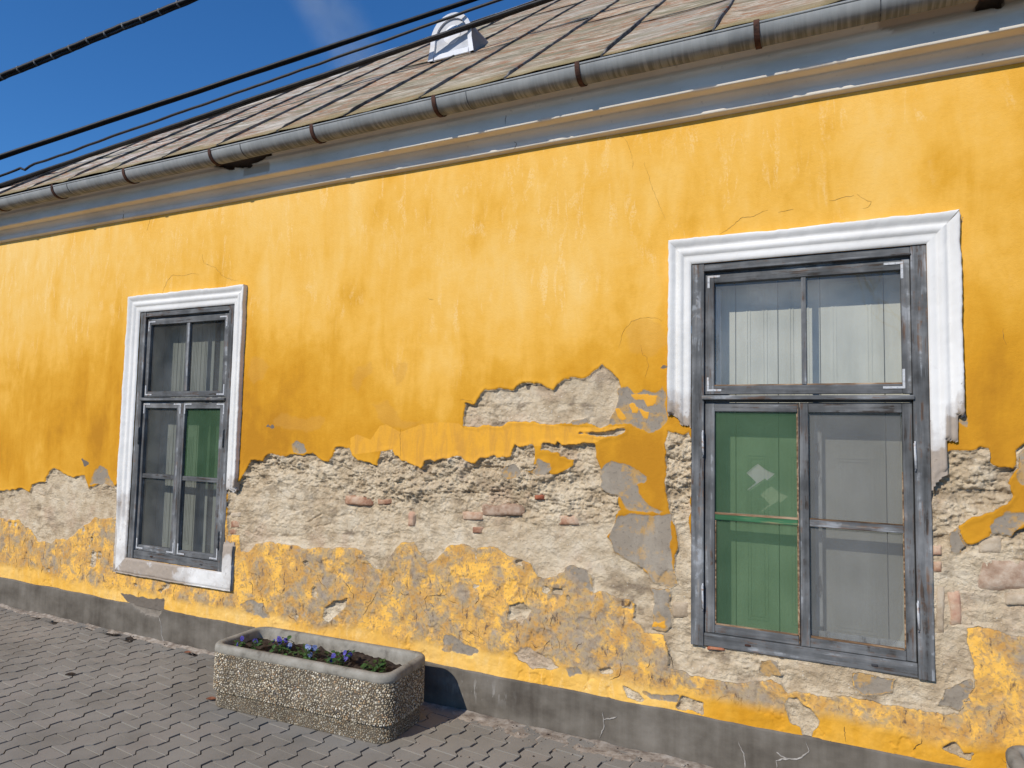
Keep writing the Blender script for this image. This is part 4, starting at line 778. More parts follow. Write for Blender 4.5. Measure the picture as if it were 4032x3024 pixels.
# ------------------------------------------------------------------ roof of standing-seam sheets
TH = math.radians(39.0); EY, EZ = -.210, 3.499; HX = -7.23-.210   # eave line, hip starts where x - HX = y - EY
cT, sT = math.cos(TH), math.sin(TH)
RIDGE_S = (4.25-EY)/cT
NRM = Vector((0, -sT, cT))
def rp(x, s, h=0.0): return Vector((x, EY+s*cT, EZ+s*sT)) + NRM*h
def roof():
    bm = bmesh.new(); yr = EY+RIDGE_S*cT; zr = EZ+RIDGE_S*sT; d = .012
    a = [Vector((HX, EY+.05, EZ-d)), Vector((CX1+.3, EY+.05, EZ-d)), Vector((CX1+.3, yr, zr-d)), Vector((HX+yr-EY, yr, zr-d))]
    b = [Vector((HX, 2*yr-EY, EZ-d)), Vector((CX1+.3, 2*yr-EY, EZ-d))]
    v = [bm.verts.new(p) for p in a+b]
    bm.faces.new((v[0], v[1], v[2], v[3])); bm.faces.new((v[3], v[2], v[5], v[4])); bm.faces.new((v[0], v[3], v[4])); bm.faces.new((v[1], v[5], v[2]))
    root = from_bm('roof', bm, M_DARK, house); root['label'] = 'weathered hipped sheet roof with standing seams'
    rnd = random.Random(5)
    bay = .55; k0 = -1.09
    xsm = [k0+bay*i for i in range(-14, 9)]
    for bi, (xa, xb) in enumerate(zip(xsm, xsm[1:])):
        if xb < HX or xa > CX1+.3: continue
        cuts = [0.0]; s = rnd.uniform(.7, 2.2)
        while s < RIDGE_S-.3: cuts.append(s); s += rnd.uniform(1.9, 2.5)
        cuts.append(RIDGE_S)
        for ci, (sa, sb) in enumerate(zip(cuts, cuts[1:])):
            smax = lambda x: (x-HX)/cT                       # hip clips the sheet
            nx, ny = 7, 8; V = []; uv = []; ev = []
            if smax(xb-.004) <= sa+.03: continue
            ph = rnd.uniform(0, 9)
            skew = rnd.uniform(-.03, .16)
            for i in range(nx):
                x = xa+.004+(xb-xa-.008)*i/(nx-1); x = max(x, HX+.001)
                for j in range(ny):
                    t = j/(ny-1); s = sa+(sb+(.012 if ci < len(cuts)-2 else 0)-sa)*t
                    if 0 < ci and j == 0: s += skew*(i/(nx-1)-.5)
                    s = min(s, max(smax(x), .001))
                    h = .005*math.sin(math.pi*i/(nx-1)) * math.sin(ph+s*3.1) + .005*mnoise.noise(Vector((x*3, s*2.5, ph))) + (.0022*(1-t) if ci else 0) + (.004 if i in (0, nx-1) else 0)
                    if ci == 0 and j == 0: h += .006*mnoise.noise(Vector((x*8, 1, ph)))
                    V.append(tuple(rp(x, s-(.008*abs(mnoise.noise(Vector((x*14, 2, 0)))) if ci == 0 and j == 0 else 0), h))); uv.append((x, s)); ev.append(max(0, 1-s/.07) if ci == 0 else 0)
            F = [(i*ny+j, (i+1)*ny+j, (i+1)*ny+j+1, i*ny+j+1) for i in range(nx-1) for j in range(ny-1)]
            me = np_mesh('roof_sheet', V, F, dict(eave=ev))
            ul = me.uv_layers.new(name='UVMap'); lv = np.zeros(len(me.loops), np.int32); me.loops.foreach_get('vertex_index', lv)
            ul.data.foreach_set('uv', np.array(uv, np.float32)[lv].ravel())
            o = obj('roof_sheet', me, M_ROOF, root, True)
            md = o.modifiers.new('thickness', 'SOLIDIFY'); md.thickness = .003; md.offset = -1
            if ci > 0:
                # folded cross joint
                bm = bmesh.new(); pts = []
                for i in range(13):
                    x = xa+.006+(xb-xa-.012)*i/12
                    if sa > smax(x)-.02: continue
                    pts.append(rp(x, sa+skew*(i/12-.5)+.002*mnoise.noise(Vector((x*12, sa, 1))),             .0045))
                if len(pts) > 2:
                    tube(bm, pts, .0024, 5); from_bm('cross_joint', bm, M_SEAM, root, True)
                else: bm.free()
    for x in xsm:
        send = min(RIDGE_S, (x-HX)/cT)
        if send < .05: continue
        bm = bmesh.new(); prev = None; n = max(6, int(send/.045)); ph = rnd.uniform(0, 50)
        for i in range(n+1):
            s = send*i/n - .004*(i == 0)
            lean = .008*mnoise.noise(Vector((s*4, ph, 0))); w = .0042+.0025*abs(mnoise.noise(Vector((s*18, ph, 3))))
            hh = (.019+.005*mnoise.noise(Vector((s*9, ph, 7))))*(1 if i > 1 else .45)
            dx = .006*mnoise.noise(Vector((s*2.5, ph, 5)))
            cur = [bm.verts.new(rp(x+dx-w-.003, s, -.004)), bm.verts.new(rp(x+dx-w+lean, s, hh)), bm.verts.new(rp(x+dx+w+lean, s, hh)), bm.verts.new(rp(x+dx+w+.003, s, -.004))]
            if prev:
                for q in range(4): bm.faces.new((prev[q], prev[(q+1) % 4], cur[(q+1) % 4], cur[q]))
            else: bm.faces.new(cur)
            prev = cur
        bm.faces.new(prev[::-1]); from_bm('roof_seam', bm, M_SEAM, root)
    # hip and ridge caps
    def cap(name, P0, P1, side, n=24):
        bm = bmesh.new(); prev = None
        for i in range(n+1):
            p = P0.lerp(P1, i/n); j = .012*mnoise.noise(p*2.3)
            cur = [bm.verts.new(p+side*(.085+j)+Vector((0, 0, .010))), bm.verts.new(p+side*.02+Vector((0, 0, .028+j))), bm.verts.new(p-side*.02+Vector((0, 0, .028+j))), bm.verts.new(p-side*.08+Vector((0, 0, -.05)))]
            if prev:
                for q in range(3): bm.faces.new((prev[q], prev[q+1], cur[q+1], cur[q]))
            prev = cur
        o = from_bm(name, bm, M_HIP, root); md = o.modifiers.new('thickness', 'SOLIDIFY'); md.thickness = .004
    A = Vector((HX, EY, EZ)); Bp = Vector((HX+yr-EY, yr, zr))
    sd = Vector((1, -1, 0)).normalized()*.7 + Vector((0, 0, -.05))
    for i in range(6): cap('hip_sheet', A.lerp(Bp, i/6), A.lerp(Bp, (i+1.02)/6)+Vector((0, 0, .004)), sd, 10)
    for i in range(6): cap('ridge_sheet', Vector((Bp.x+1.4*i, yr, zr)), Vector((Bp.x+1.4*(i+1.01), yr, zr+.004)), Vector((0, -1, -.55)), 10)
    return root
roof()

def vent():
    vx, vy = -2.765, 1.05; w = .198; hgt = .352
    zb = EZ+(vy-EY)*math.tan(TH)+.004
    def arch(sc, n=16, flare=1.0):
        pts = [(-w*sc*(1.06 if flare else 1), 0), (-w*sc*.97, .10)]
        hs = hgt-w*1.0
        pts.append((-w*sc*.95, hs*.8))
        for i in range(n+1):
            a = math.pi*(1-i/n); pts.append((w*sc*.95*math.cos(a), hs+(w*sc*1.0)*math.sin(a)))
        pts += [(w*sc*.95, hs*.8), (w*sc*.97, .10), (w*sc*1.06, 0)]
        return pts
    bm = bmesh.new()
    O = arch(1.0); Ii = arch(.80)
    def ring(P, y): return [bm.verts.new((vx+a, y, zb+b)) for a, b in P]
    o0 = ring(O, vy-.024); o1 = ring(O, vy-.02); i0 = ring(Ii, vy-.018); i1 = ring(Ii, vy+.004)
    n = len(O)
    for i in range(n-1):
        bm.faces.new((o0[i], o0[i+1], i0[i+1], i0[i])); bm.faces.new((i0[i], i0[i+1], i1[i+1], i1[i])); bm.faces.new((o1[i], o1[i+1], o0[i+1], o0[i]))
    root = from_bm('roof_vent', bm, M_VENT, house)
    root['label'] = 'small white arched roof vent'
    bm = bmesh.new(); P = arch(.83); c = bm.verts.new((vx, vy-.004, zb+.15)); R = ring(P, vy+.0)
    for i in range(n-1): bm.faces.new((R[i], R[i+1], c))
    bm.faces.new((R[-1], R[0], c)); from_bm('vent_face', bm, M_VENTF, root)
    bm = bmesh.new()
    prev = None
    for k in range(9):
        a = math.pi/2*k/8; r = .078*math.cos(a); y = vy-.004-.007*math.sin(a)
        cur = [bm.verts.new((vx+r*math.cos(t*math.pi/12), y, zb+.185+r*math.sin(t*math.pi/12))) for t in range(24)] if k < 8 else None
        if prev and cur:
            for t in range(24): f = bm.faces.new((prev[t], prev[(t+1) % 24], cur[(t+1) % 24], cur[t])); f.smooth = True
        elif prev: bm.faces.new(prev)
        prev = cur
    from_bm('vent_boss', bm, M_VENT, root)
    bm = bmesh.new(); box(bm, vx-w*.80, vx+w*.80, vy-.016, vy+.003, zb+.0, zb+.045, bev=.004); from_bm('vent_sill', bm, M_VENT, root)
    # hood running back into the roof
    bm = bmesh.new(); O2 = arch(.97); A = ring(O2, vy-.018); B = []
    for a, b in O2:
        yb = EY+((zb+b)-EZ)/math.tan(TH)+.02
        B.append(bm.verts.new((vx+a, max(yb, vy), zb+b)))
    for i in range(len(A)-1): bm.faces.new((A[i], A[i+1], B[i+1], B[i]))
    o = from_bm('vent_hood', bm, M_VENTSIDE, root)
vent()

# ------------------------------------------------------------------ windows (outer frame > sashes, muntins, panes, irons, shutters)
def trim_mesh(ox, wl, wr, wt, wb, cut, wz=1.35):
    x0, x1, z0, z1 = ox, ox+WW, WZ0, WZ1
    ps = np.array([0, .05, .12, .22, .30, .34, .40, .48, .56, .60, .66, .72, .80, .88, .94, .985, 1.0, 1.0])
    pd = np.array([.010, .017, .0175, .018, .0145, .018, .025, .0270, .0245, .0185, .0175, .022, .030, .034, .035, .033, .027, -.014])
    Vs, Fs, Ws = [], [], []; base = 0
    sides = ['l', 't', 'r'] + (['b'] if wb else [])
    for sd_ in sides:
        L = (z1-z0+wt+.2) if sd_ in 'lr' else (WW+.3)
        m = int(L/.008); t = np.linspace(0, 1, m); T_, S_ = np.meshgrid(t, ps, indexing='ij')
        lo = z0-(wb*S_ if wb else 0)
        if sd_ == 'l': X = x0-wl*S_; Z = lo+(z1+wt*S_-lo)*T_
        elif sd_ == 'r': X = x1+wr*S_; Z = lo+(z1+wt*S_-lo)*T_
        elif sd_ == 't': X = x0-wl*S_+(x1+wr*S_-x0+wl*S_)*T_; Z = z1+wt*S_
        else: X = x0-wl*S_+(x1+wr*S_-x0+wl*S_)*T_; Z = z0-wb*S_
        D = np.repeat(pd[None], m, 0).copy()
        flat = np.clip((.95-Z)/.25, 0, 1) if sd_ != 'b' else np.ones_like(Z)
        if wb: D = np.where((S_ > .04) & (S_ < .99), D*(1-flat)+flat*(.023+.004*fbm(X*9, Z*9, 4, 2)-.012*sstep(.86, .99, S_)), D)
        X = X.copy(); Z = Z.copy()
        q = X if sd_ in 'tb' else Z
        e = (.0085 if wb and sd_ == 'l' else .0030)*fbm(q*4, q*0+ord(sd_), 3, 2) + .0022*fbm(q*30, q*0+ord(sd_), 3, 5)
        g = sstep(.5, 1, S_) - .8*sstep(.1, 0, S_)*0
        if sd_ == 'l': X -= e*g
        elif sd_ == 'r': X += e*g
        elif sd_ == 't': Z += e*g
        else: Z -= e*g
        D = D + .0010*fbm(X*9, Z*9, 4, 3) + .0008*fbm(X*35, Z*35, 3, 1)
        # broken or missing stretches
        rag = cut(sd_, X, Z) + .030*fbm(X*14, Z*10, 4, 6)
        worn = np.clip(sstep(wz, wz-.55, Z)*.60 + sstep(.10, -.02, -rag)*.0 + sstep(-.22, .02, rag)*.75, 0, 1.1)
        worn = np.clip(worn + .30*sstep(.10, .0, S_) + .26*sstep(.90, .99, S_), 0, 1.1)
        if sd_ == 'b': worn = np.clip(worn+.34*sstep(-4.10, -4.35, X)-.22*sstep(-4.30, -4.0, X), 0, 1.1)
        D = np.where(rag > .0, np.minimum(D, .012), D)
        I = np.arange(X.size).reshape(X.shape)+base
        F = np.stack([I[:-1, :-1], I[1:, :-1], I[1:, 1:], I[:-1, 1:]], -1)
        keep = (rag[:-1, :-1] < .02)
        Vs.append(np.stack([X, -D, Z], -1).reshape(-1, 3)); Fs.append(F[keep]); Ws.append(worn.ravel()); base += X.size
    return np_mesh('window_surround', np.concatenate(Vs), np.concatenate(Fs), dict(worn=np.concatenate(Ws)))
def cut_right(sd_, X, Z):
    if sd_ == 'l': return (1.70+.10*sstep(-.72, -.79, X)*0 - .06*sstep(-.76, -.70, X)) - Z
    if sd_ == 'r': return np.where(X < .375, 1.42+.9*(X-.323), np.where(X < .42, 1.63, 1.72)) - Z
    return np.full(X.shape, -.3)
def cut_left(sd_, X, Z):
    if sd_ == 'r': return np.minimum(1.155-Z, Z-.80)
    if sd_ == 'l': return np.minimum(1.19-Z, Z-.80)*.6-.22
    if sd_ == 'b': return np.full(X.shape, -.18)
    return np.full(X.shape, -.3)

def lbracket(u, z, du, dz, y, parent, L=.068):
    bm = bmesh.new(); t = .010; h = .0022
    x2 = u+du*L; z2 = z+dz*L
    box(bm, min(u, x2), max(u, x2), y-h, y, min(z, z+dz*t), max(z, z+dz*t))
    box(bm, min(u, u+du*t), max(u, u+du*t), y-h, y, min(z+dz*t, z2), max(z+dz*t, z2))
    for a, b in ((u+du*.03, z+dz*t/2), (u+du*.055, z+dz*t/2), (u+du*t/2, z+dz*.03), (u+du*t/2, z+dz*.055)):
        r = bmesh.ops.create_icosphere(bm, subdivisions=1, radius=.0024)
        for v in r['verts']: v.co += Vector((a, y-h, b))
    from_bm('corner_iron', bm, M_METAL, parent)

def window(ox, right):
    b = .0022
    U = lambda u: ox+u
    bm = bmesh.new()
    box(bm, U(0), U(.060), -.004, .06, WZ0-.003, WZ1, 0, b, .001); box(bm, U(.942), U(1.003), -.004, .06, WZ0-.004, WZ1, 0, b, .001)
    box(bm, U(.0605), U(.9415), -.001, .06, 2.404, WZ1-.001, 1, b, .001)
    box(bm, U(.0605), U(.9415), .022, .06, 2.384, 2.4035, 1)                          # recess under the head
    box(bm, U(.0605), U(.9415), .001, .06, WZ0, .650, 1, b, .001)
    o = from_bm('window', bm, [M_WOODV, M_WOODH], house)
    o['label'] = 'large grey window with a green fly screen in its left casement' if right else 'farther grey window with one green pane'
    w = o
    # transom with drip moulding
    bm = bmesh.new(); box(bm, U(.052), U(.948), -.016, .045, 1.763, 1.783, 1, .003, .0015); box(bm, U(.061), U(.941), .020, .045, 1.7525, 1.7625, 1)
    from_bm('transom', bm, [M_WOODV, M_WOODH], w)
    bm = bmesh.new(); box(bm, U(.058), U(.945), -.010, .02, 2.396, 2.405, 1, .002, .001); from_bm('drip_rail', bm, [M_WOODV, M_WOODH], w)
    def sash(u0, u1, z0, z1, g0, g1, gz0, gz1, y=.013, name='sash', jit=.0012):
        bm = bmesh.new()
        box(bm, u0, g0, y, y+.04, z0, z1, 0, b, jit); box(bm, g1, u1, y, y+.04, z0, z1, 0, b, jit)
        box(bm, g0+.0003, g1-.0003, y+.001, y+.039, gz1, z1-.0005, 1, b, jit); box(bm, g0+.0003, g1-.0003, y+.001, y+.039, z0+.0005, gz0, 1, b, jit)
        return from_bm(name, bm, [M_WOODV, M_WOODH], w)
    def pane(g0, g1, z0, z1, y=.036, mat=None):
        bm = bmesh.new(); v = [bm.verts.new(p) for p in ((g0-.004, y, z0-.004), (g1+.004, y, z0-.004), (g1+.004, y+.001, z1+.004), (g0-.004, y-.001, z1+.004))]
        bm.faces.new(v); from_bm('pane', bm, mat or (M_GLASS if right else M_GLASSD), w)
    def bar(u0, u1, z0, z1, vert, y=.016, mat=None):
        bm = bmesh.new(); box(bm, u0, u1, y, y+.034, z0, z1, 0 if vert else 1, .003, .0008)
        from_bm('muntin', bm, mat or [M_WOODV, M_WOODH], w)
    if right:
        ug0, ug1, um0, um1 = .106, .905, .500, .522
        lg0, lg1, rg0, rg1 = .108, .480, .526, .901; mid = .4875
    else:
        ug0, ug1, um0, um1 = .098, .884, .488, .522
        lg0, lg1, rg0, rg1 = .088, .436, .524, .884; mid = .503
    # upper light
    sash(U(.062), U(.940), 1.790, 2.383, U(ug0), U(ug1), 1.832, 2.337)
    bar(U(um0), U(um1), 1.833, 2.336, True)
    pane(U(ug0), U(um0), 1.833, 2.336); pane(U(um1), U(ug1), 1.833, 2.336)
    # casements
    sash(U(.064), U(mid-.002), .653, 1.750, U(lg0), U(lg1), .692, 1.707, .012)
    sash(U(mid+.002), U(.939), .653, 1.750, U(rg0), U(rg1), .692, 1.706, .009)
    for g0, g1 in ((lg0, lg1), (rg0, rg1)):
        gr_ = right and g0 == lg0
        bar(U(g0)+.0004, U(g1)-.0004, 1.186, 1.219, False, mat=[M_GREENP] if gr_ else None)
        if gr_:
            bm = bmesh.new(); box(bm, U(g0), U(g1), .0145, .0205, 1.213, 1.223, 0, .001, .001); from_bm('glazing_bead', bm, M_BAREWOOD, w)
        pane(U(g0), U(g1), .692, 1.186); pane(U(g0), U(g1), 1.219, 1.706)
    if right:      # bare putty edges
        for a0, a1, c0, c1 in ((lg0, lg0+.006, .694, 1.184), (lg1-.005, lg1, .694, 1.70), (lg1+.001, mid-.004, .66, 1.745), (rg1-.005, rg1, .70, 1.45), (lg0+.006, lg1-.006, .692, .698), (rg0, rg1-.006, .692, .701), (rg0, rg1-.004, 1.219, 1.2245), (ug0, ug1, 1.831, 1.838)):
            y = .020 if a1-a0 > .0055 or c1-c0 < .1 else .018
            if a0 == lg1+.001: y = .0105
            bm = bmesh.new(); box(bm, U(a0), U(a1), y, y+.010, c0, c1, 0, .001, .0012); from_bm('glazing_bead', bm, M_BAREWOOD, w)
        lbracket(U(.072), 1.805, 1, 1, .013, w); lbracket(U(.915), 1.812, -1, 1, .013, w, .085); lbracket(U(.075), 2.375, 1, -1, .013, w, .06); lbracket(U(.915), 2.372, -1, -1, .013, w, .075)
    else:
        for u, z, du, dz in ((.075, 2.365, 1, -1), (.912, 2.365, -1, -1), (.075, 1.803, 1, 1), (.912, 1.803, -1, 1), (.070, 1.742, 1, -1), (.478, 1.742, -1, -1), (.520, 1.742, 1, -1), (.925, 1.742, -1, -1), (.070, .665, 1, 1), (.478, .665, -1, 1), (.520, .665, 1, 1), (.925, .665, -1, 1)):
            lbracket(U(u), z, du, dz, .009 if u > .51 and z < 1.75 else (.012 if z < 1.75 else .013), w, .075)
    # hinges
    for u, zz in (((.057, 1.55), (.057, .82), (.946, 1.52), (.946, .85)) if right else ((.947, 1.50), (.947, .80), (.056, 1.5))):
        bm = bmesh.new(); tube(bm, [(U(u), -.009, zz-.055), (U(u), -.010, zz), (U(u), -.009, zz+.055)], .0055, 8); tube(bm, [(U(u), -.0095, zz-.064), (U(u), -.0095, zz+.064)], .0035, 6)
        from_bm('hinge', bm, M_METAL if right else M_DARKMETAL, w)
    for (u, zz) in ((.26, .622), (.78, .618)):
        bm = bmesh.new(); box(bm, U(u)-.013, U(u)+.013, -.004, .004, zz-.004, zz+.005, 0, .002); from_bm('latch_slot', bm, M_IRON if u < .5 else M_DARK, w)
    # reveal boards and folded shutters behind the glass
    ys = .178
    bm = bmesh.new()
    box(bm, U(.02), U(.045), .0605, ys+.03, WZ0, WZ1); box(bm, U(.958), U(.983), .0605, ys+.03, WZ0, WZ1); box(bm, U(.0455), U(.9575), .0605, ys+.03, 2.40, WZ1); box(bm, U(.0455), U(.9575), .0605, ys+.03, WZ0, .63)
    from_bm('reveal_board', bm, M_SHUT, w)
    bm = bmesh.new(); box(bm, U(.0), U(1.003), ys+.031, ys+.05, WZ0-.05, WZ1+.05); from_bm('backboard', bm, M_DARK, w)
    if right: edges = [.046, .185, .385, .575, .845, .957]
    else: edges = [.046, .20, .335, .46, .60, .655, .80, .957]
    for i, (a, c) in enumerate(zip(edges, edges[1:])):
        dark = (not right) and i in (4,)
        dy = .012 if dark else random.uniform(-.001, .001)
        bm = bmesh.new(); box(bm, U(a)+.0016, U(c)-.0016, ys+dy, ys+dy+.024, .632, 2.398, 0, .0015)
        if c-a > .12 and not dark:
            for z0, z1 in ((.70, 1.50), (1.60, 2.34)):
                m_ = .050 if c-a > .17 else .035
                x0, x1 = U(a)+m_, U(c)-m_
                if x1-x0 < .03: continue
                for inset in (0, .016):
                    t = .007-.002*(inset > 0); hgt = .0032
                    q = (x0+inset, x1-inset, z0+inset, z1-inset)
                    box(bm, q[0], q[0]+t, ys-hgt, ys-.0005, q[2], q[3]); box(bm, q[1]-t, q[1], ys-hgt, ys-.0005, q[2], q[3])
                    box(bm, q[0]+t, q[1]-t, ys-hgt, ys-.0005, q[2], q[2]+t); box(bm, q[0]+t, q[1]-t, ys-hgt, ys-.0005, q[3]-t, q[3])
        from_bm('shutter', bm, M_SHUTD if dark else M_SHUT, w)
    if right:
        bm = bmesh.new(); box(bm, U(.545), U(.578), .130, .150, .72, 1.69, 0, .002, .003); from_bm('inner_post', bm, M_INNER, w)
        bm = bmesh.new(); box(bm, U(.075), U(.120), .125, .150, 1.80, 2.33, 0, .002, .003); from_bm('inner_post', bm, M_INNER, w)
        bm = bmesh.new(); box(bm, U(.51), U(.93), .120, .140, .66, .70, 0, .002, .003); from_bm('inner_rail', bm, M_INNER, w)
        # fly screen stapled over the left casement, torn open in the upper half
        for z0, z1, tear in ((1.224, 1.705, True), (.700, 1.184, False)):
            bm = bmesh.new(); y = .0265
            x0, x1 = U(lg0)+.001, U(lg1)-.001
            q = [bm.verts.new((x, y, z)) for x, z in ((x0, z0), (x1, z0), (x1, z1), (x0, z1))]
            es = [bm.edges.new((q[i], q[(i+1) % 4])) for i in range(4)]
            if tear:
                H = [(-.428, 1.416), (-.400, 1.442), (-.376, 1.462), (-.345, 1.438), (-.335, 1.432), (-.318, 1.424), (-.301, 1.418), (-.316, 1.404), (-.336, 1.386), (-.344, 1.394), (-.374, 1.372), (-.420, 1.335), (-.424, 1.338), (-.384, 1.374), (-.405, 1.396)]
                hv = [bm.verts.new((x, y, z)) for x, z in H]; es += [bm.edges.new((hv[i], hv[(i+1) % len(hv)])) for i in range(len(hv))]
            bmesh.ops.triangle_fill(bm, edges=es, use_beauty=True)
            from_bm('fly_screen', bm, M_SCREEN, w)
        for z0, z1 in ((1.226, 1.704), (.704, 1.182)):
            bm = bmesh.new(); y = .0285; x0, x1 = U(rg0)+.002, U(rg1)-.006
            pts = [(x0, z0), (x1, z0), (x1, z1), (x0, z1)] if z0 > 1 else [(x0, z0), (x1-.075, z0-.006), (x1-.045, z0+.004), (x1-.018, z0+.03), (x1-.004, z0+.075), (x1, z1), (x0, z1)]
            bm.faces.new([bm.verts.new((x, y, z)) for x, z in pts]); from_bm('fly_screen', bm, M_SCREENG, w)
    else:
        bm = bmesh.new(); y = .030
        bm.faces.new([bm.verts.new(p) for p in ((U(rg0), y, 1.220), (U(rg1), y, 1.220), (U(rg1), y, 1.705), (U(rg0), y, 1.705))]); from_bm('fly_screen', bm, M_SCREEN, w)
    me = trim_mesh(ox, .112 if right else .128, .122 if right else .098, .127, 0 if right else .115, cut_right if right else cut_left, 2.0 if right else 1.30)
    t = obj('window_surround', me, M_TRIM, house, True)
    t['label'] = 'white moulded surround broken off below half height' if right else 'white moulded surround chipped at its lower right'
window(WX[0], True); window(WX[1], False)

# ------------------------------------------------------------------ planters
def rrect(L, Wd, r, n=7):
    P = []
    for cx, cy, a0 in ((L/2-r, Wd/2-r, 0), (-L/2+r, Wd/2-r, 90), (-L/2+r, -Wd/2+r, 180), (L/2-r, -Wd/2+r, 270)):
        for i in range(n+1):
            a = math.radians(a0+90*i/n); P.append((cx+r*math.cos(a), cy+r*math.sin(a)))
    # straight runs subdivided
    out = []
    for a, b in zip(P, P[1:]+P[:1]):
        d = math.hypot(b[0]-a[0], b[1]-a[1]); m = max(1, int(d/.04))
        for i in range(m): out.append((a[0]+(b[0]-a[0])*i/m, a[1]+(b[1]-a[1])*i/m))
    return out
def planter(loc, rz, L, Wd, H, seed, label):
    rnd = random.Random(seed); root = empty('planter', loc, rz); tag(root, label, 'planter', 'exposed aggregate planters by the wall')
    r = .085; zr = H-.043; zs = .088
    def loft(loops, closed_top=False):
        bm = bmesh.new(); prev = None
        for off, z in loops:
            P = rrect(L+2*off, Wd+2*off, max(.02, r+off))
            N_ = len(rrect(L, Wd, r))
            # same point count on every loop
            cur = []
            Q = rrect(L, Wd, r)
            for (x, y) in Q:
                cx = max(-L/2+r, min(L/2-r, x)); cy = max(-Wd/2+r, min(Wd/2-r, y)); d = Vector((x-cx, y-cy)); 
                if d.length > 1e-6: d = d.normalized()*(r+off)
                p = Vector((cx+d.x, cy+d.y, z)); nz = mnoise.noise(Vector((p.x*5+seed, p.y*5, p.z*9)))*.0022
                p.x += nz; p.y += nz; cur.append(bm.verts.new(p))
            if prev:
                n = len(cur)
                for i in range(n): bm.faces.new((prev[i], prev[(i+1) % n], cur[(i+1) % n], cur[i])).smooth = True
            prev = cur
        return bm, prev
    bm, _ = loft([(-.018, 0), (-.017, zs-.006), (-.012, zs), (-.004, zs+.004), (-.001, zs+.015), (0, zs+.08), (0, zr)])
    body = from_bm('basin', bm, M_BED, root)
    bm, last = loft([(0.0, zr-.001), (.004, zr+.002), (.005, zr+.010), (.0045, zr+.024), (.001, zr+.034), (-.006, zr+.041), (-.015, zr+.043), (-.029, zr+.0425), (-.038, zr+.038), (-.043, zr+.028), (-.047, zr), (-.053, zr-.06)])
    from_bm('rim', bm, M_CEM, root)
    # pebbles set in the faces
    ico = bmesh.new(); bmesh.ops.create_icosphere(ico, subdivisions=1, radius=1.0)
    iv = np.array([v.co[:] for v in ico.verts]); ifc = np.array([[v.index for v in f.verts] for f in ico.faces]); ico.free()
    pal = np.array([(.60, .56, .47), (.70, .67, .60), (.48, .39, .27), (.40, .30, .19), (.30, .24, .17), (.24, .22, .20), (.55, .50, .40), (.37, .34, .31), (.42, .28, .17), (.10, .10, .11), (.46, .42, .34), (.62, .60, .55), (.32, .22, .13)])
    pw = np.array([.17, .11, .14, .11, .10, .05, .12, .05, .05, .025, .06, .06, .035]); pw = pw/pw.sum()
    def pebbles(off, z0, z1, size, name, dark):
        Q = []; P = rrect(L+2*off, Wd+2*off, r+off)
        per = []; acc = 0
        for a, b_ in zip(P, P[1:]+P[:1]):
            d = math.hypot(b_[0]-a[0], b_[1]-a[1]); per.append((acc, d, a, b_)); acc += d
        rs = np.random.RandomState(seed+int(z1*100)); step = size*1.62
        ns = int(acc/step); nz = int((z1-z0)/(step*.88)); C_ = []; Nn = []
        seg = 0
        sp = np.array([p_[0] for p_ in per])
        for kz in range(nz+1):
            for ks in range(ns):
                s = ((ks+.5*(kz % 2)+rs.uniform(-.38, .38))*step) % acc; z = z0+(z1-z0)*(kz+rs.uniform(-.4, .4))/max(1, nz)
                z = min(max(z, z0+size*.4), z1-size*.2)
                i = int(np.searchsorted(sp, s, 'right')-1); a0, d, a, b_ = per[i]; t = (s-a0)/max(d, 1e-6)
                C_.append((a[0]+(b_[0]-a[0])*t, a[1]+(b_[1]-a[1])*t, z)); Nn.append(math.atan2(-(b_[0]-a[0]), b_[1]-a[1]))
        C_ = np.array(C_); ang = np.array(Nn); m = len(C_)
        sx = size*rs.uniform(.45, 1.05, m); sy = sx*rs.uniform(.55, .95, m); sz_ = size*.45*rs.uniform(.6, 1.1, m); roll = rs.uniform(0, math.pi, m)
        V = iv[None]*np.ones((m, 1, 1)); nrm, tan, zz = V[..., 0]*sz_[:, None], V[..., 1]*sx[:, None], V[..., 2]*sy[:, None]
        t2 = tan*np.cos(roll)[:, None]-zz*np.sin(roll)[:, None]; z2 = tan*np.sin(roll)[:, None]+zz*np.cos(roll)[:, None]
        X = C_[:, 0:1]+nrm*np.cos(ang)[:, None]-t2*np.sin(ang)[:, None]; Y = C_[:, 1:2]+nrm*np.sin(ang)[:, None]+t2*np.cos(ang)[:, None]; Z = C_[:, 2:3]+z2
        colr = pal[rs.choice(len(pal), m, p=pw)]*np.array([1.06, 1.0, .89])*rs.uniform(.7, 1.1, (m, 1))*dark
        F = (ifc[None]+(np.arange(m)*len(iv))[:, None, None]).reshape(-1, 3)
        me = np_mesh(name, np.stack([X, Y, Z], -1).reshape(-1, 3), F, None, dict(pcol=np.repeat(colr, len(iv), 0)))
        o = obj(name, me, M_PEB, root, True); tag(o, kind='stuff')
    pebbles(.0005, zs+.004, zr, .0072, 'pebbles', 1.12)
    pebbles(-.0165, .004, zs-.004, .0055, 'base_pebbles', .78)
    # soil
    nx, ny = 90, 34; xs = np.linspace(-L/2+.05, L/2-.05, nx); yy = np.linspace(-Wd/2+.05, Wd/2-.05, ny); X, Y = np.meshgrid(xs, yy, indexing='ij')
    Z = H-.053 + .014*fbm(X*7+seed, Y*9, 3, 2) + .010*fbm(X*40, Y*40, 4, 1) - .012*sstep(.10, .17, abs(Y))
    I = np.arange(X.size).reshape(X.shape); F = np.stack([I[:-1, :-1], I[1:, :-1], I[1:, 1:], I[:-1, 1:]], -1)
    cx = X[:-1, :-1]; cy = Y[:-1, :-1]; ex = np.maximum(abs(cx)-(L/2-r), 0); ey = np.maximum(abs(cy)-(Wd/2-r), 0)
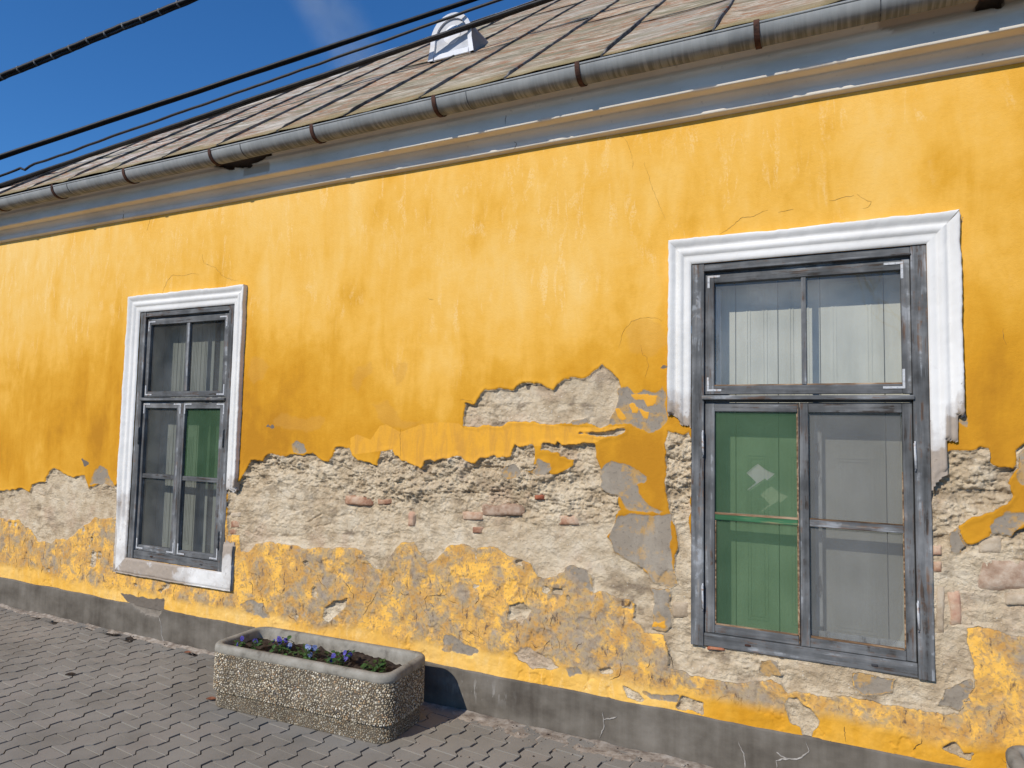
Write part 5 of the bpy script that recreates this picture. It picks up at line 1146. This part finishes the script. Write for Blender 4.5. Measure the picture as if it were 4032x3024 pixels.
    F = F[(np.hypot(ex, ey) < r-.036)]
    o = obj('soil', np_mesh('soil', np.stack([X, Y, Z], -1).reshape(-1, 3), F), M_SOIL, root, True)
    return root
PLX, PLY, PRZ = -2.615, -.410, math.radians(3.0)
planter((PLX, PLY, G), PRZ, 1.175, .405, .338, 3, 'pebble-faced concrete planter with violet pansies standing below the wall')
planter((1.125, -.415, G), 0.0, 1.22, .43, .425, 9, 'pale concrete planter cut off by the lower right corner of the view')

def petal_mesh(w, l):
    V = [(0, 0, 0)]; n = 7
    for i in range(n):
        a = -1.15+2.3*i/(n-1); rr = l*(.72+.28*math.cos(a*1.2)); V.append((w*math.sin(a)*1.0, rr*math.cos(a*.62)*(.75+.25*math.cos(a)), .10*l*math.cos(3*a)*.6+.12*l*(abs(a) > .9)))
    F = [(0, i+1, i+2) for i in range(n-1)]
    me = bpy.data.meshes.new('petal'); me.from_pydata(V, [], F); return me
PM = petal_mesh(.0125, .0165); PM2 = PM.copy(); PM.materials.append(M_PETAL); PM2.materials.append(M_PETALD)
def ctr_mesh():
    bm = bmesh.new(); bmesh.ops.create_icosphere(bm, subdivisions=1, radius=.0035)
    me = bpy.data.meshes.new('flower'); bm.to_mesh(me); bm.free(); me.materials.append(M_PETALC); return me
CM = ctr_mesh()
def pansy(u, v, nleaf, flowers, label, spread=.045, hgt=.05, seed=0, pale=False):
    rnd = random.Random(seed); H = .338
    c = Matrix.Rotation(PRZ, 3, 'Z') @ Vector((u, v, 0)) + Vector((PLX, PLY, G+H-.052))
    root = empty('pansy', c); tag(root, label, 'flower', 'pansies in the planter')
    bm = bmesh.new()
    for k in range(nleaf):
        a = rnd.uniform(0, 6.28); d = spread*math.sqrt(rnd.random()); z = rnd.uniform(.008, hgt*1.1)
        p = Vector((math.cos(a)*d, math.sin(a)*d, z)); q = Matrix.Rotation(a+rnd.uniform(-.9, .9), 3, 'Z') @ Matrix.Rotation(rnd.uniform(-.9, .5), 3, 'Y') @ Matrix.Rotation(rnd.uniform(-.5, .5), 3, 'X')
        L_ = rnd.uniform(.020, .036); w = L_*.40
        prof_ = [(0, 0), (.25, .75), (.55, 1.0), (.8, .7), (1.0, 0)]
        Lr = []
        for t, ww in prof_:
            zc = -.25*L_*t*t
            if ww == 0: Lr.append([bm.verts.new(p+q@Vector((t*L_, 0, zc)))])
            else: Lr.append([bm.verts.new(p+q@Vector((t*L_, s*w*ww, zc+.10*L_*abs(s)))) for s in (-1, 0, 1)])
        for A, B in zip(Lr, Lr[1:]):
            if len(A) == 1: bm.faces.new((A[0], B[0], B[1])); bm.faces.new((A[0], B[1], B[2]))
            elif len(B) == 1: bm.faces.new((A[0], B[0], A[1])); bm.faces.new((A[1], B[0], A[2]))
            else:
                for s in (0, 1): bm.faces.new((A[s], B[s], B[s+1], A[s+1]))
        if k % 3 == 0: tube(bm, [(p.x*.4, p.y*.4, -.01), (p.x*.8, p.y*.8, z*.6), tuple(p)], .0011, 4)
    for f in flowers: tube(bm, [(f[0]*.3, f[1]*.3, -.01), (f[0]*.8, f[1]*.8, f[2]*.7), (f[0], f[1]+.003, f[2])], .0012, 4)
    o = from_bm('foliage', bm, M_LEAF, root); tag(o, kind='stuff')
    for fx, fy, fz, face, sc, isp in flowers:
        fo = bpy.data.objects.new('flower', CM); col.objects.link(fo); fo.parent = root; fo.location = (fx, fy, fz)
        fo.rotation_euler = (math.radians(rnd.uniform(-20, 15)), math.radians(rnd.uniform(-12, 12)), face); fo.scale = (sc*.8,)*3
        # petals stand in the plane facing local -y
        for k, (an, s2) in enumerate(((math.radians(35), 1.05), (math.radians(-35), 1.05), (math.radians(100), .95), (math.radians(-100), .95), (math.radians(180), 1.15))):
            po = bpy.data.objects.new('petal', PM2 if isp else PM); col.objects.link(po); po.parent = fo
            po.rotation_euler = (Matrix.Rotation(an, 3, 'Y') @ Matrix.Rotation(math.radians(90), 3, 'X')).to_euler(); po.scale = (s2, s2, s2)
            po.location = (0, -.001-.0012*k, 0)
def posy(n, seed, sp, zz, pale=0.0, big=None):
    r = random.Random(seed); L_ = []
    for k in range(n):
        if k % 3 == 2: continue
        a = r.uniform(0, 6.28); d = sp*math.sqrt(r.random()); L_.append((math.cos(a)*d, math.sin(a)*d*.8, zz*r.uniform(.55, 1.1), r.uniform(-.6, .9), r.uniform(.85, 1.25), r.random() < pale))
    if big: L_.append(big)
    return L_
pansy(-.435, -.075, 30, posy(5, 11, .07, .052), 'low pansy with deep violet blooms at the far left of the trough', .065, .04, 1)
pansy(-.235, -.03, 40, posy(6, 12, .07, .060, .25, (.005, -.01, .075, -.15, 1.8, False)), 'pansy with the biggest open violet bloom, left of the pale one', .06, .06, 2)
pansy(-.045, -.06, 44, posy(7, 13, .065, .060, 1.0), 'pansy with pale greyish blue blooms in the middle of the trough', .07, .06, 3, True)
pansy(.175, -.05, 50, posy(7, 14, .075, .062, .2), 'bushy pansy with drooping violet blooms right of the pale one', .07, .06, 4)
pansy(.415, -.06, 44, [], 'flowerless light green seedling at the near end of the trough', .055, .045, 5)

# ------------------------------------------------------------------ fallen leaves on the paving
def leaf(x, y, s, rz, label, mat):
    bm = bmesh.new(); n = 6; A = []
    for i in range(n+1):
        t = i/n; w = s*.34*math.sin(math.pi*min(1, t*1.02))**.8
        A.append([bm.verts.new((s*(t-.5), k*w, .004+.25*s*(abs(k)*.5)*(.6+.4*math.sin(5*t))+.10*s*t*t)) for k in (-1, 0, 1)])
    for a, b in zip(A, A[1:]):
        for k in (0, 1): bm.faces.new((a[k], b[k], b[k+1], a[k+1]))
    o = from_bm('fallen_leaf', bm, mat); o.location = (x, y, G); o.rotation_euler = (0, 0, rz); o.modifiers.new('t', 'SOLIDIFY').thickness = .0008
    tag(o, label, 'leaf', 'dry leaves lying on the pavement')
leaf(-3.23, -.575, .060, .4, 'reddish brown dry leaf against the left foot of the planter', M_LEAFDRY)
leaf(-4.02, -.10, .055, .2, 'small brown dry leaf by the plinth under the farther window', M_LEAFDRY)
leaf(-4.62, -.10, .07, .1, 'dark curled leaf at the plinth, nearer of a pair', M_SOIL)
leaf(-4.78, -.09, .06, 1.1, 'dark curled leaf at the plinth, farther of a pair', M_SOIL)
leaf(-4.28, -.72, .06, .6, 'dark leaf scrap lying alone out on the pavers', M_SOIL)

# ------------------------------------------------------------------ overhead cables
CAM = Vector((0, -3.4008, 1.6))
def cable(da, ta, db, tb, rad, label, strands=2, wob=0.0, kinks=(), ties=0, sag=.0):
    A = CAM+Vector(da).normalized()*ta; B = CAM+Vector(db).normalized()*tb
    d = B-A; N_ = 150; base = []
    for i in range(N_+1):
        t = -.45+1.75*i/N_; p = A+d*t
        p.z += -sag*(.25-(t-.5)**2)*4 + wob*mnoise.noise(Vector((t*9, rad*100, 0))) + .4*wob*mnoise.noise(Vector((t*31, rad*100, 2)))
        for kt, ka in kinks: p.z += ka*math.exp(-((t-kt)/.012)**2)*(-1 if t > kt else .3)
        base.append(p)
    bm = bmesh.new(); dn = d.normalized(); s = dn.cross(Vector((0, 0, 1))).normalized(); u = s.cross(dn)
    if strands == 1: tube(bm, base, rad, 8)
    else:
        for k in range(strands):
            r0 = rad*.50; pts = []
            for i, p in enumerate(base):
                a = 1.2*mnoise.noise(Vector((i*.035, rad*90, 3)))+2*math.pi*k/strands + .25*mnoise.noise(Vector((i*.06, k, 3)))
                pts.append(p+(s*math.cos(a)+u*math.sin(a))*r0)
            tube(bm, pts, rad*.56, 7)
    o = from_bm('cable', bm, M_CABLE); tag(o, label, 'cable')
    for k in range(ties):
        i = int(N_*(.06+.9*k/ties)); bm = bmesh.new(); p = base[i]
        tube(bm, [p-dn*.011, p+dn*.011], rad*1.03, 10); c = from_bm('cable_tie', bm, M_TIE, o)
    return o
cable((-.857, .421, .296), 15.0, (-.423, .724, .545), 13.0, .050, 'thick black overhead cable, second from the top, clear of the roof', 2, .004)
cable((-.862, .425, .276), 8.6, (-.390, .741, .547), 6.0, .0115, 'thinnest wavy overhead cable grazing the top of the roof vent', 1, .010, ((.062, .03),))
cable((-.864, .427, .266), 8.2, (-.337, .766, .547), 5.92, .025, 'lowest black overhead cable passing in front of the roof vent', 2, .004)
cable((-.834, .404, .376), 13.0, (-.691, .524, .498), 11.5, .048, 'topmost bundled overhead cable with pale ties, at the upper left', 3, .012, (), 17)

# ------------------------------------------------------------------ contrail high in the sky
def contrail():
    C0 = Vector((-.578, .634, .513)).normalized(); C1 = Vector((-.577, .664, .476)).normalized()
    mid = CAM+C0*3000; ax = None
    a = CAM + Vector((-.585, .580, .567)).normalized()*3000; b = CAM + Vector((-.560, .690, .460)).normalized()*3000
    d = (b-a); L = d.length*2.2; c = (a+b)/2
    m = bpy.data.materials.new('ice_haze'); m.use_nodes = True; nt = m.node_tree; nt.nodes.remove(nt.nodes['Principled BSDF'])
    pv = nt.nodes.new('ShaderNodeVolumePrincipled'); pv.inputs['Color'].default_value = (1, 1, 1, 1); pv.inputs['Anisotropy'].default_value = .2
    tc = nt.nodes.new('ShaderNodeTexCoord'); sx = nt.nodes.new('ShaderNodeSeparateXYZ'); nt.links.new(tc.outputs['Object'], sx.inputs[0])
    def M(op, a_, b_=None, c_=None):
        x = nt.nodes.new('ShaderNodeMath'); x.operation = op
        for i, v in enumerate((a_, b_, c_)):
            if v is None: continue
            if isinstance(v, bpy.types.NodeSocket): nt.links.new(v, x.inputs[i])
            else: x.inputs[i].default_value = v
        return x.outputs[0]
    nz = nt.nodes.new('ShaderNodeTexNoise'); nt.links.new(tc.outputs['Object'], nz.inputs['Vector']); nz.inputs['Scale'].default_value = .010; nz.inputs['Detail'].default_value = 3
    Rr = 140.0
    r2_ = M('ADD', M('MULTIPLY', sx.outputs[1], sx.outputs[1]), M('MULTIPLY', sx.outputs[2], sx.outputs[2]))
    f = M('MAXIMUM', M('SUBTRACT', 1.0, M('DIVIDE', r2_, Rr*Rr)), 0.0)
    dens = M('MULTIPLY', M('MULTIPLY', f, f), M('MAXIMUM', M('MULTIPLY', M('SUBTRACT', nz.outputs['Fac'], .28), 1.0), 0.0))
    nt.links.new(M('MULTIPLY', dens, .0100), pv.inputs['Density']); nt.links.new(pv.outputs[0], nt.nodes['Material Output'].inputs['Volume'])
    bm = bmesh.new(); tube(bm, [(-L/2, 0, 0), (L/2, 0, 0)], Rr, 12)
    o = from_bm('contrail', bm, m); o.location = c; o.rotation_euler = d.to_track_quat('X', 'Z').to_euler()
    tag(o, 'faint pale vapour streak across the blue sky', 'contrail', kind='stuff')
contrail()

# ------------------------------------------------------------------ bare tree across the street, seen mirrored in the panes
def tree(loc, h, seed, label):
    rnd = random.Random(seed); root = empty('bare_tree', loc); tag(root, label, 'tree', 'bare trees across the street')
    tb = bmesh.new(); cb = bmesh.new()
    def grow(p, d, L, r, dep, bm):
        n = 4; pts = [p]; rr = [r]; q = p.copy(); dd = d.copy()
        for i in range(n):
            dd = (dd+Vector((rnd.gauss(0, .14), rnd.gauss(0, .14), rnd.gauss(.04, .08)))).normalized(); q = q+dd*L/n; pts.append(q.copy()); rr.append(r*(1-.45*(i+1)/n))
        tube(bm, pts, rr, 5 if dep < 3 else 3, False)
        if dep >= 6: return
        for k in range(3 if dep < 4 else 2):
            a = rnd.uniform(0, 6.28); s = Vector((math.cos(a), math.sin(a), rnd.uniform(.0, .6)))
            i = rnd.choice((2, 3, 4)) if k else 4
            grow(pts[i], (dd*.9+s*.75).normalized(), L*rnd.uniform(.62, .82), rr[i]*.68, dep+1, cb)
    grow(Vector((0, 0, -.1)), Vector((0, 0, 1)), h*.30, h*.020, 0, tb)
    from_bm('trunk', tb, M_BARK, root); o = from_bm('branches', cb, M_BARK, root)
tree((.9, -17, G-.06), 11, 2, 'bare tree across the street with the wider crown')
tree((-6.5, -23, G-.06), 10, 6, 'bare tree across the street with the narrower crown')

def added_house(x0, x1, y, h, ridge, label):  # added house out of view, darkens what the farther window's panes reflect
    root = empty('house', ((x0+x1)/2, y, G-.06)); tag(root, label, 'house'); L = x1-x0
    bm = bmesh.new(); box(bm, -L/2, L/2, -8, 0, 0, h)
    w = from_bm('wall', bm, mat_simple('pale_render', [(.4, (.36, .33, .28)), (.6, (.44, .41, .36))], 1.2), root)
    bm = bmesh.new(); V = [bm.verts.new(p) for p in ((-L/2-.4, .5, h), (L/2+.4, .5, h), (L/2+.4, -8.5, h), (-L/2-.4, -8.5, h), (-L/2-.4, -4, ridge), (L/2+.4, -4, ridge))]
    for f in ((0, 1, 5, 4), (2, 3, 4, 5), (1, 2, 5), (3, 0, 4)): bm.faces.new([V[i] for i in f])
    from_bm('roof', bm, mat_simple('dark_tiles', [(.4, (.05, .035, .03)), (.6, (.09, .06, .05))], 3), root)
    k = int(L/2.6)
    for i in range(k):
        cx = -L/2+L*(i+.5)/k; bm = bmesh.new(); box(bm, cx-.5, cx+.5, .002, .05, 1.0, 2.5, 0, .01); from_bm('window', bm, M_DARK, root)
added_house(-46, -14, -15.5, 4.2, 8.6, 'long pale house with dark tiled roof, added out of view to darken pane reflections')
